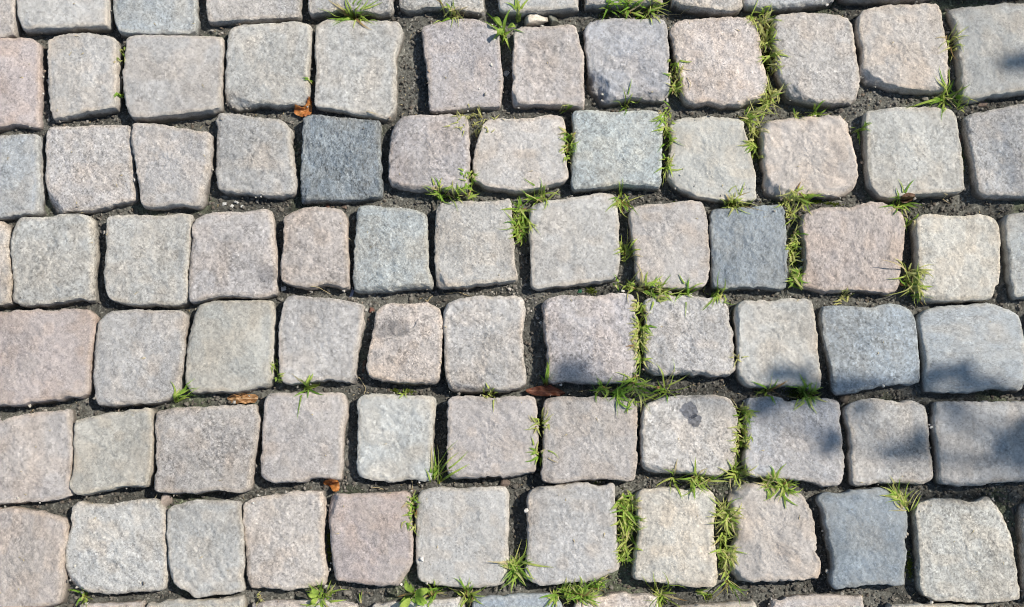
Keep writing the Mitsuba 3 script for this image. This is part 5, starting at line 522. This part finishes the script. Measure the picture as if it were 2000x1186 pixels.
tops = {}
for idx, (sid, cls, pts, ex) in enumerate(STONES):
    r = np.random.default_rng(1000 + idx)
    col = np.array(PAL[cls]); gm = col.mean()
    if cls not in 'DBTFb': col = col + .12*(gm*np.array([1.006, 1.0, .990]) - col)
    col = col*(1 + r.normal(0, .025))*np.array([.968, .995, 1.045]) * (1 + r.normal(0, .006, 3))
    gs = r.uniform(.72, 1.35)
    tone = new_tone(col, ex.get('grain', 1.0)*r.uniform(.6, 1.3)*(1.5 if cls == 'D' else 1.25 if cls in 'BTF' else 1.0), tuple(q*gs for q in ex.get('st', (1, 1))))
    chips = [tuple(c) for c in ex.get('chips', [])]
    for _ in range(r.integers(1, 4)): chips.append((r.uniform(-180, 180), r.uniform(.86, .96), r.uniform(.12, .5)))
    led = np.array(ex['ledge'])/1000 if 'ledge' in ex else None
    v, f, uv = sett(np.array(pts)/1000, idx + 1, tone, chips=chips, amp=ex.get('rough', 1.0)*r.uniform(.8, 1.15), lift=r.normal(0, .0014), tilt=r.normal(0, .016, 2), round_=r.choice([r.uniform(1.8, 3.2), r.uniform(2.6, 4.6)]), dome=r.uniform(.0004, .0022), ledge=led)
    key = name('pavement__cobblestone')
    put(key, mesh(v, f), 'mat_stone', True, uv)
    raster(v[v[:, 2] > -.012])
    if sid in STONE_LABELS: labels[key] = {'label': STONE_LABELS[sid]}

# the paving goes on around the picture
V, F, U, base = [], [], [], 0
rows = {}
for sid, cls, pts, ex in STONES: rows.setdefault(int(sid[0]), []).append(np.array(pts)/1000)
fit = {}
for k, ps in rows.items():
    cs = np.array([p.mean(0) for p in ps]); b = np.polyfit(cs[:, 0], cs[:, 1], 1)
    fit[k] = (b[0], b[1], min(p[:, 0].min() for p in ps), max(p[:, 0].max() for p in ps))
tones_out = [new_tone(.85*np.array(PAL[c])*[.968, .995, 1.045] + .15*np.mean(PAL[c]), 1.0) for c in 'g q p P w c b B m l y2 D'.split()]
def outer(cx, cy, w, h, slope):
    global base
    pts = np.array([(-.5, -.42), (-.42, -.5), (0, -.5), (.42, -.5), (.5, -.42), (.5, 0), (.5, .42), (.42, .5), (0, .5), (-.42, .5), (-.5, .42), (-.5, 0)])*[w, h] + rng.normal(0, .0018, (12, 2))
    pts += [cx, cy]
    v, f, uv = sett(pts, int(rng.integers(1e5)), tones_out[rng.integers(len(tones_out))], n=30, inner=3, edge=(12, 8, 5, 2.5, 1, 0), flank=2, lift=rng.normal(0, .0015), detail=False)
    V.append(v); F.append(f + base); U.append(uv); base += len(v)
def run(a, b, y_of, h):
    x = a
    while x < b - .05:
        w = rng.uniform(.088, .118)
        outer(x + w/2, y_of(x + w/2) + rng.normal(0, .002), w - .004, h, 0); x += w + rng.uniform(.004, .016)
WX, WY = 2.0, 1.6
for k in range(-12, 20):
    kk = min(max(k, 0), 7); sl, ic, xa, xb = fit[kk]
    shift = (kk - k)*.1105
    y_of = lambda x, sl=sl, ic=ic, shift=shift: sl*np.clip(x, -.9, .9) + ic + shift
    if abs(y_of(0)) > WY: continue
    if k == kk: run(-WX, xa - .005, y_of, .096); run(xb + .010, WX, y_of, .096)
    else: run(-WX + rng.uniform(0, .08), WX, y_of, .096)
put('pavement__outer_cobblestones', mesh(np.vstack(V), np.vstack(F)), 'mat_stone', True, np.vstack(U))
labels['pavement__outer_cobblestones'] = {'kind': 'stuff', 'label': 'cobblestones of the pavement continuing beyond the picture'}

# soil bed in the joints
gx = np.r_[np.linspace(-WX - .1, -.80, 80), np.linspace(-.80, .80, 561)[1:-1], np.linspace(.80, WX + .1, 80)]
gy = np.r_[np.linspace(-WY - .1, -.52, 70), np.linspace(-.52, .52, 365)[1:-1], np.linspace(.52, WY + .1, 70)]
XX, YY = np.meshgrid(gx, gy, indexing='ij')
zs = soil_z(XX.ravel(), YY.ravel())
ia = np.arange(len(gx)*len(gy)).reshape(len(gx), len(gy))
A, B, C, D = ia[:-1, :-1].ravel(), ia[1:, :-1].ravel(), ia[1:, 1:].ravel(), ia[:-1, 1:].ravel()
put('pavement__joint_soil', mesh(np.c_[XX.ravel(), YY.ravel(), zs], np.vstack([np.c_[A, B, C], np.c_[A, C, D]])), 'mat_soil')
labels['pavement__joint_soil'] = {'label': 'dark gritty soil filling the joints between the cobbles'}

# ground further out
def far_color(p, n, uv):
    ry = dr.floor(p.y/.11); rx = dr.floor(p.x/.112 + cell_r(ry)); fx = p.x/.112 + cell_r(ry) - rx; fy = p.y/.11 - ry
    e = dr.minimum(dr.minimum(fx, 1 - fx)*.112, dr.minimum(fy, 1 - fy)*.11)
    c = mix((.33, .32, .31), (.43, .40, .38), mikit.cell_rand(rx, ry, 2))
    return mix((.10, .095, .085), c, smoothstep(.004, .008, e))
def cell_r(v): return mikit.cell_rand(v, 5, 1)
scene['mat_far'] = twosided(rough(mikit.proc(far_color), .85))
ax, ay, big = WX + .02, WY - .02, 150.0
fv = [(-big, -big), (big, -big), (big, big), (-big, big), (-ax, -ay), (ax, -ay), (ax, ay), (-ax, ay)]
put('ground', mesh([(x, y, -.012) for x, y in fv], [(0, 1, 5), (0, 5, 4), (1, 2, 6), (1, 6, 5), (2, 3, 7), (2, 7, 6), (3, 0, 4), (3, 4, 7)]), 'mat_far', False)
labels['ground'] = {'label': 'wide cobbled ground around the pavement', 'category': 'ground', 'kind': 'structure'}

# ---------------------------------------------------------------- grit in the joints
ico = trimesh.creation.icosphere(subdivisions=0); ico1 = trimesh.creation.icosphere(subdivisions=2)
GT = [new_tone(c, .6) for c in ((.50, .49, .46), (.36, .35, .33), (.22, .21, .20), (.30, .24, .20), (.14, .135, .13), (.62, .61, .60))]
V, F, U, base = [], [], [], 0
cand = rng.uniform([-.68, -.44], [.68, .44], (125000, 2))
zc = height(cand[:, 0], cand[:, 1]); ok_ = (zc < -.010) | ((zc < -.0035) & (rng.random(len(zc)) < .03)); cand = cand[ok_][:21000]; zc = zc[ok_][:21000]
for (x, y), z in zip(cand, zc):
    s_ = .0004 + .0021*rng.random()**3.6
    v = ico.vertices*(1 + rng.normal(0, .2, (12, 1)))*s_*rng.uniform(.7, 1.25, 3)
    V.append(v + [x, y, z + s_*.45]); F.append(ico.faces + base); base += 12
    U.append(np.c_[np.full(12, float(GT[rng.choice(6, p=[.20, .22, .22, .1, .12, .14])])), np.zeros(12)])
put('gravel', mesh(np.vstack(V), np.vstack(F)), 'mat_stone', False, np.vstack(U))
labels['gravel'] = {'label': 'loose sand grains and grit scattered over the soil joints', 'category': 'gravel', 'kind': 'stuff'}

# crumbs of dry plants lying about
V, F, base = [], [], 0
q_ = rng.uniform([-.66, -.42], [.66, .42], (2600, 2)); hz_ = height(q_[:, 0], q_[:, 1]); keep = (hz_ < -.010) | (rng.random(2600) < .06)
for (x, y) in q_[keep][:900]:
    an, L_, w_ = rng.uniform(0, 6.283), rng.uniform(.0015, .007), rng.uniform(.0003, .0008)
    dx_, dy_ = math.cos(an)*L_/2, math.sin(an)*L_/2
    a_ = [(x - dx_, y - dy_), (x + dx_, y + dy_)]
    za, zb = (height(*e)[0] + .0007 for e in a_)
    if abs(za - zb) > .004: continue
    nx, ny = -math.sin(an)*w_, math.cos(an)*w_
    V.append([(a_[0][0] + nx, a_[0][1] + ny, za), (a_[0][0] - nx, a_[0][1] - ny, za), (a_[1][0], a_[1][1], zb), (x, y, max((za + zb)/2, height(x, y)[0]) + .0008)])
    F.append(np.array([(0, 1, 3), (1, 2, 3), (2, 0, 3), (0, 2, 1)]) + base); base += 4
put('plant_litter', mesh(np.vstack(V), np.vstack(F)), 'mat_straw', False)
labels['plant_litter'] = {'label': 'crumbs of dry grass and plant bits strewn in the joints', 'category': 'litter', 'kind': 'stuff'}

# ---------------------------------------------------------------- grass
def blade(r, x, y, az, L, w, e0, e1, tone, curl=0.0, segs=6, up=-.001):
    t = np.linspace(0, 1, segs + 1)
    el = e0 + (e1 - e0)*t**.8
    step = L/segs
    a = az + curl*t
    dx = np.r_[0, np.cumsum(np.cos(el[:-1])*np.cos(a[:-1])*step)]; dy = np.r_[0, np.cumsum(np.cos(el[:-1])*np.sin(a[:-1])*step)]
    dz = np.r_[0, np.cumsum(np.sin(el[:-1])*step)]
    px, py = x + dx, y + dy
    pz = soil_z(np.array([x]), np.array([y]))[0] + up + dz
    ww = w*np.clip(np.minimum(.55 + 1.6*t, 1.0)*(1 - t**2.2), .02, 1)/2
    sx, sy = -np.sin(a), np.cos(a)
    hgt = height(px, py) + .0012
    hgt[0] = -1; hgt[1] = min(hgt[1], pz[1] + .012)
    pz = np.maximum(pz, hgt)
    for k in range(2, segs + 1): pz[k] = max(pz[k], pz[k-1] - step*1.0)
    roll = r.normal(0, .5)
    lz, fold = np.sin(roll)*ww, ww*.5
    Lf = np.c_[px + sx*ww*np.cos(roll), py + sy*ww*np.cos(roll), pz + lz + fold*.5]
    Rt = np.c_[px - sx*ww*np.cos(roll), py - sy*ww*np.cos(roll), pz - lz + fold*.5]
    C_ = np.c_[px, py, pz - fold*.3]
    for E in (Lf, Rt, C_):
        E[2:, 2] = np.maximum(E[2:, 2], height(E[2:, 0], E[2:, 1]) + .0006)
    v = np.vstack([Lf, C_, Rt]); n_ = segs + 1
    f = []
    for s_ in (0, n_):
        for k in range(segs): f += [(s_ + k, s_ + n_ + k, s_ + n_ + k + 1), (s_ + k, s_ + n_ + k + 1, s_ + k + 1)]
    return v, np.array(f), np.c_[np.full(len(v), tone), np.tile(t, 3)]

def join(parts):
    V, F, U, b = [], [], [], 0
    for v, f, u in parts: V.append(v); F.append(f + b); U.append(u); b += len(v)
    return mesh(np.vstack(V), np.vstack(F)), np.vstack(U)

def broad_leaf(r, x, y, az, L, w, tone, lift):
    n_, m_ = 9, 5
    t = np.linspace(0, 1, n_)[:, None]; s_ = np.linspace(-1, 1, m_)[None]
    ww = w/2*np.sin(np.pi*np.clip(t, .02, .99)**.8)**.8
    ca, sa = math.cos(az), math.sin(az)
    X = x + ca*t*L - sa*s_*ww; Y = y + sa*t*L + ca*s_*ww
    Z = lift + .010*np.sin(t*2.4)*(1 + 0*s_) + np.abs(s_)*ww*.35 + .0008*np.sin(9*t + 4*s_)
    Z = np.maximum(Z, height(X.ravel(), Y.ravel()).reshape(X.shape) + .001)
    ii = np.arange(n_*m_).reshape(n_, m_); q = np.c_[ii[:-1, :-1].ravel(), ii[1:, :-1].ravel(), ii[1:, 1:].ravel(), ii[:-1, 1:].ravel()]
    f = np.vstack([q[:, [0, 1, 2]], q[:, [0, 2, 3]]])
    return np.c_[X.ravel(), Y.ravel(), Z.ravel()], f, np.c_[np.full(X.size, tone), np.broadcast_to(.25 + .6*t, X.shape).ravel()]

def to_soil(x, y, rad=.003, reach=.014):
    """The nearest point whose surroundings (rad) are joint, not stone."""
    an = np.linspace(0, 2*np.pi, 12, endpoint=False)
    for d in np.arange(0, reach, .001):
        for a in (an if d else an[:1]):
            qx, qy = x + d*math.cos(a), y + d*math.sin(a)
            if height(qx + rad*np.cos(an), qy + rad*np.sin(an)).max() < -.010 and height(qx, qy)[0] < -.010: return qx, qy
    return to_soil(x, y, rad*.6, reach) if rad > .0008 else (x, y)

for gi, (kind, pts, nb, L, tone, label, ex) in enumerate(TUFTS):
    r = np.random.default_rng(500 + gi)
    P = np.array([to_soil(*q, .0015) if kind != 'pale' else q for q in np.array(pts)/1000]); L = L/1000; parts = []
    nb = int(nb*(1.15 if kind == 's' else .95)) + 1
    run_ = np.linalg.norm(np.diff(P, axis=0), axis=1).sum() if len(P) > 1 else 0
    clumps = [(r.uniform(0, len(P) - 1), r.normal(0, .0030, 2), r.normal(0, .14), r.uniform(.5, 1.25), r.uniform(0, 2*math.pi)) for _ in range(2 + int(run_/.0065))]
    for b in range(nb):
        if kind == 's':
            s_ = r.uniform(0, len(P) - 1); k = min(int(s_), len(P) - 2); q = None
            cl = clumps[r.integers(len(clumps))]; s_ = np.clip(cl[0] + r.normal(0, .0016)/max(run_, .001)*(len(P) - 1), 0, len(P) - 1 - 1e-6); k = min(int(s_), len(P) - 2)
            q = P[k] + (P[k+1] - P[k])*(s_ - k) + cl[1] + r.normal(0, .0018, 2)
            along = math.atan2(*(P[k+1] - P[k])[::-1])
            az = cl[4] + r.normal(0, 1.1) if r.random() < .6 else along + r.choice([-1, 1])*abs(r.normal(.6, .6))
        else:
            q = P[0] + r.normal(0, .0032 if nb > 12 else .0015, 2)
            az = 2*math.pi*(b + r.uniform(-.4, .4))/nb
        if 'dirs' in ex: az = math.radians(r.uniform(*ex['dirs']))
        if 'down' in ex and r.random() < .7: az = math.radians(r.normal(-90, 32))
        if 'flat' in ex and r.random() < .5: az = r.choice([r.normal(0, .35), math.pi + r.normal(0, .35)])
        ll = L*(.35 + .95*r.random()**1.3)*(1.0 if kind == 's' else 1.08)
        w = r.uniform(.0012, .0032)*ex.get('wide', 1.0)
        tn = np.clip(tone + .06 + r.normal(0, .17) + (cl[2] if kind == 's' else 0), 0, .66); ll *= cl[3] if kind == 's' else 1
        if r.random() < .06: ll *= 1.35; w *= .7
        if r.random() < .10 + .20*tone: tn = r.uniform(.7, 1.0)
        e0, e1 = r.uniform(.35, 1.15), r.uniform(-.6, .2)
        if kind == 'pale': ll, w, e0 = L*r.uniform(.3, 1.1), .0016, r.uniform(.2, 1.2); tn = np.clip(r.normal(.66, .05), .5, .74); q = P[0] + r.normal(0, 1, 2)*[.009, .008]
        parts.append(blade(r, q[0], q[1], az, ll, w, e0, e1, tn, r.normal(0, .7), up=-.001 + (r.uniform(.003, .019) if kind == 's' else r.uniform(0, .007))))
    if ex.get('longleft'): parts.append(blade(r, P[0, 0], P[0, 1], math.radians(197), .062, .0034, .6, -.2, .2, .1))
    base_name = 'weed' if ('weed' in ex or kind == 'pale') else 'grass_tuft'
    key = name(base_name)
    if 'weed' in ex:                                              # broad leaves are parts of their own
        for k in range(6 if ex['weed'] == 2 else 4):
            az = r.uniform(0, 2*math.pi); Lb = r.uniform(.010, .017)*(1.15 if ex['weed'] == 2 else .85)
            lv, lf, lu = broad_leaf(r, P[0, 0] + .004*math.cos(az), P[0, 1] + .004*math.sin(az), az, Lb, Lb*r.uniform(.42, .62), r.uniform(.1, .35), -.004 + .002*k)
            put(f'{key}__leaf' + (f'_{k:03d}' if k else ''), mesh(lv, lf), 'mat_grass', True, lu)
        m_, u_ = join(parts); put(f'{key}__blades', m_, 'mat_grass', True, u_)
    else:
        m_, u_ = join(parts); put(key, m_, 'mat_grass', True, u_)
    labels[key] = {'label': label, 'category': 'weed' if base_name == 'weed' else 'grass tuft', 'group': 'weeds growing in the joints' if base_name == 'weed' else 'grass tufts growing in the joints'}

# moss: velvety cushions of tiny leaves
V, F, base = [], [], 0
for x, y, a, b in MOSS:
    a, b = a/1000, b/1000
    for _ in range(int(40 + 1.1e6*a*b*3.1)):
        u_ = rng.normal(0, .48, 2)
        px, py = x/1000 + u_[0]*a, y/1000 + u_[1]*b
        z = soil_z(np.array([px]), np.array([py]))[0] + .0012*rng.random() + .0018*max(0, 1 - u_ @ u_)
        if height(px, py)[0] > z + .004: continue
        an = rng.uniform(0, 6.283); s_ = rng.uniform(.0006, .0013)
        d1 = np.array([math.cos(an), math.sin(an), .0])*s_*.5; d2 = np.array([rng.normal(0, .6), rng.normal(0, .6), 1.0])*s_*1.5
        d3 = np.array([-math.sin(an), math.cos(an), .0])*s_*.5
        V.append(np.array([(px, py, z) + d1, (px, py, z) - d1, (px, py, z) + d3, (px, py, z) + d2])); F.append(np.array([(0, 1, 3), (1, 2, 3), (2, 0, 3)]) + base); base += 4
put('moss', mesh(np.vstack(V), np.vstack(F)), 'mat_moss', False)
labels['moss'] = {'label': 'low green moss cushions in the shady joints between the cobbles', 'category': 'moss', 'kind': 'stuff'}

# ---------------------------------------------------------------- fallen leaves
for k, (pts, tone, label) in enumerate(LEAVES):
    r = np.random.default_rng(900 + k)
    o = spline(np.array(pts)/1000, 64); c = o.mean(0); rr = np.linspace(.12, 1, 9)
    P = np.vstack([c + (o - c)*s_ for s_ in rr] + [c[None]])
    ev, vec = np.linalg.eigh(np.cov((o - c).T)); ax_ = vec[:, 1]; bx_ = vec[:, 0]
    a_, b_ = (P - c) @ ax_, (P - c) @ bx_
    A_, B_ = np.abs(a_).max(), np.abs(b_).max()
    q = np.c_[P, np.full(len(P), k*3.3)]
    g = height(P[:, 0], P[:, 1])
    z = max(np.percentile(g, 30), -.018) + .002 + .0035*np.abs(b_/B_)*np.sign(math.cos(k*2.2)) + .002*np.sin(3*a_/A_ + k) + fb(q, 110, 2, 51)*.008 + fb(q, 330, 1, 52)*.003
    z = np.maximum(z, g + .0006)
    v = np.c_[P, z]; f = rings(64, 9)
    key = name('fallen_leaf')
    put(key, mesh(v, f), 'mat_leaf_' + tone, True, np.c_[(a_/A_ + 1)/2, b_/B_])
    labels[key] = {'label': label, 'category': 'leaf', 'group': 'dry fallen leaves on the pavement'}

# ---------------------------------------------------------------- loose stones, glass, straws
for k, (x, y, a, b, rot, tone, label) in enumerate(PEBBLES):
    r = np.random.default_rng(300 + k)
    x, y, a, b = x/1000, y/1000, a/1000, b/1000
    x, y = to_soil(x, y, min(a, b)*.5)
    v = np.array(ico1.vertices)
    if max(a, b) > .003:                                          # broken stone: flat facets cut at random
        for _ in range(9):
            w = r.normal(0, 1, 3); w /= np.linalg.norm(w); e = r.uniform(.42, .78)
            over = np.maximum(0, v @ w - e); v = v - over[:, None]*w
        v /= np.abs(v).max(0)
    v = v*(1 + .25*fb(v + k, 1.6, 2, 61))[:, None]
    hz = max(.0012, (.62 if min(a, b) < .0045 else 1.0)*min(a, b))
    v = v*[a, b, hz]
    cr, sr = math.cos(math.radians(rot)), math.sin(math.radians(rot))
    v = np.c_[v[:, 0]*cr - v[:, 1]*sr, v[:, 0]*sr + v[:, 1]*cr, v[:, 2]]
    z0 = height(x, y)[0] + (.5*hz if min(a, b) > .0045 else 0)
    tn = new_tone(TONES[tone], .7)
    key = name('pebble')
    put(key, mesh(v + [x, y, z0 + hz*.55], ico1.faces), 'mat_stone', 25, None) if False else put(key, mesh(v + [x, y, z0 + hz*.55], ico1.faces), 'mat_stone', True, np.c_[np.full(len(v), float(tn)), np.zeros(len(v))])
    labels[key] = {'label': label, 'category': 'stone', 'group': 'loose stones and chips in the joints'}
for k, (x, y, a, b, rot, tone, label) in enumerate(GLASS):
    r = np.random.default_rng(330 + k)
    x, y, a, b = x/1000, y/1000, a/1000*.8, b/1000*.8
    x, y = to_soil(x, y, min(a, b))
    p = r.uniform(-1, 1, (9, 3)); p[:4, :2] = np.sign(p[:4, :2])*[.95, .95]; p[:4, :2] = [(-1, -.9), (.8, -1), (1, .7), (-.6, 1)]
    p = p*[a, b, max(.0010, min(a, b)*.45)]
    cr, sr = math.cos(math.radians(rot)), math.sin(math.radians(rot)); p = np.c_[p[:, 0]*cr - p[:, 1]*sr, p[:, 0]*sr + p[:, 1]*cr, p[:, 2]]
    h = trimesh.convex.convex_hull(p)
    z0 = height(x, y)[0]
    key = name('glass_shard')
    put(key, mesh(np.array(h.vertices) + [x, y, z0 + .0014], h.faces), 'mat_glass' + {'clear': '', 'blue': '_blue', 'green': '_green'}[tone], False)
    labels[key] = {'label': label, 'category': 'glass', 'group': 'broken glass in the joints'}
def tube(P, rad, n_=6):
    P = np.asarray(P, float); rad = np.broadcast_to(rad, len(P)); d = np.gradient(P, axis=0); d /= np.linalg.norm(d, axis=1, keepdims=True) + 1e-12
    ref = np.array([0, 0, 1.0]) if abs(d[:, 2]).mean() < .8 else np.array([1.0, 0, 0])
    a_ = np.cross(d, ref); a_ /= np.linalg.norm(a_, axis=1, keepdims=True) + 1e-12; b_ = np.cross(d, a_)
    an = np.linspace(0, 2*np.pi, n_, endpoint=False)
    v = np.vstack([P[k] + rad[k]*(np.cos(an)[:, None]*a_[k] + np.sin(an)[:, None]*b_[k]) for k in range(len(P))] + [P[-1][None], P[0][None]])
    i = np.arange(n_); j = (i + 1) % n_; f = []
    for k in range(len(P) - 1): f += [np.c_[k*n_ + i, k*n_ + j, (k+1)*n_ + j], np.c_[k*n_ + i, (k+1)*n_ + j, (k+1)*n_ + i]]
    e = (len(P) - 1)*n_
    f += [np.c_[e + i, e + j, np.full(n_, len(v) - 2)], np.c_[j, i, np.full(n_, len(v) - 1)]]
    return v, np.vstack(f)
for pts, label in STEMS:
    p = np.array(pts)/1000; t = np.linspace(0, 1, 9); s_ = np.linspace(0, 1, len(p))
    x, y = np.interp(t, s_, p[:, 0]), np.interp(t, s_, p[:, 1])
    z = np.maximum(height(x, y), np.median(height(x, y))) + .0007 + .0015*np.sin(t*np.pi)
    v, f = tube(np.c_[x, y, z], .00055*(1 - .5*t), 5)
    key = name('dry_straw'); put(key, mesh(v, f), 'mat_straw')
    labels[key] = {'label': label, 'category': 'straw', 'group': 'dry straws on the pavement'}

# ---------------------------------------------------------------- the tree beside the pavement that throws the dappled shade
r = np.random.default_rng(42)
def tree_leaf(c, size, nrm):
    nrm = nrm/np.linalg.norm(nrm); a = np.cross(nrm, r.normal(0, 1, 3)); a /= np.linalg.norm(a); b = np.cross(nrm, a)
    o = np.array([(-.5, 0), (-.38, .25), (-.1, .40), (.2, .27), (.55, 0), (.2, -.27), (-.1, -.40), (-.38, -.25)])*size*2*r.uniform(.9, 1.1, (8, 1))
    v = [c] + [c + a*x + b*y + nrm*.10*size*(abs(y)/size - .3) for x, y in o]
    return np.array(v), np.array([(0, k + 1, (k + 1) % 8 + 1) for k in range(8)])
spots = []
for x, y, a, b in SHADES:
    P0 = np.array([x, y, -0.004*1000])/1000
    rad = math.sqrt(a*b)/1000
    for q in range(max(1, round(a/max(b, 8)))):
        k = 0 if a <= b*1.4 else (q/(max(1, round(a/max(b, 8))) - .999) - .5)*1.2
        spots.append((P0 + SUN*(r.uniform(1.9, 2.3)) + np.array([a/1000*k, 0, 0]), (min(a, b)/1000*1.0 if k else rad*1.0) + .004))
V, F, base = [], [], 0
def addm(v, f):
    global base
    V.append(v); F.append(f + base); base += len(v)
for c, s_ in spots: addm(*tree_leaf(c, s_, SUN + r.normal(0, .25, 3)))
centre = np.array([3.5, 1.0, 3.0])
more = 0
while more < 900:
    c = centre + r.normal(0, 1, 3)*[.9, .8, .5]
    if c[2] < 1.8: continue
    g = c - SUN*c[2]/SUN[2]
    if -.9 < g[0] < .95 and -.7 < g[1] < .75: continue
    addm(*tree_leaf(c, r.uniform(.03, .05), np.array([0, 0, 1]) + r.normal(0, .5, 3))); more += 1
put('tree__crown', mesh(np.vstack(V), np.vstack(F)), 'mat_tree_leaf', False)
trunk = np.array([4.6, 1.5, 0])
tp = np.array([trunk + [0, 0, -.05], trunk + [.02, 0, 1.0], trunk + [-.03, .02, 2.0], trunk + [-.1, 0, 3.0], trunk + [-.2, 0, 4.0]])
put('tree__trunk', mesh(*tube(tp, np.array([.16, .13, .11, .09, .05]), 14)), 'mat_bark')
V, F, base = [], [], 0
cs = np.array([c for c, _ in spots])
hub = np.array([2.62, .50, 2.3])
addm(*tube(np.array([tp[3], (tp[3] + hub)/2 + [0, 0, .12], hub]), np.array([.045, .02, .008]), 8))
lead = []
for g in range(6):
    sel = cs[np.argsort(cs[:, 0])][g*len(cs)//6:(g + 1)*len(cs)//6]; m_ = sel.mean(0) + [.05, .02, .06]; lead.append(m_)
    addm(*tube(np.array([hub, (hub + m_)/2 + [0, 0, .06], m_]), np.array([.005, .0035, .0025]), 5))
for c in cs:
    m_ = min(lead, key=lambda q: np.linalg.norm(q - c)); addm(*tube(np.array([m_, (m_ + c)/2 + [0, 0, .02], c]), np.array([.0010, .0008, .0006]), 4))
put('tree__branch', mesh(np.vstack(V), np.vstack(F)), 'mat_bark')
labels['tree'] = {'label': 'leafy tree beside the pavement whose branch shades the right side', 'category': 'tree'}

# ---------------------------------------------------------------- tone table read by the stone material
N_TONES = len(table)
TAB = [mi.Float([float(t[k]) for t in table]) for k in range(3)] + [mi.Float([float(g) for g in grainy])] + [mi.Float([float(s_[k]) for s_ in stretch]) for k in (0, 1)]
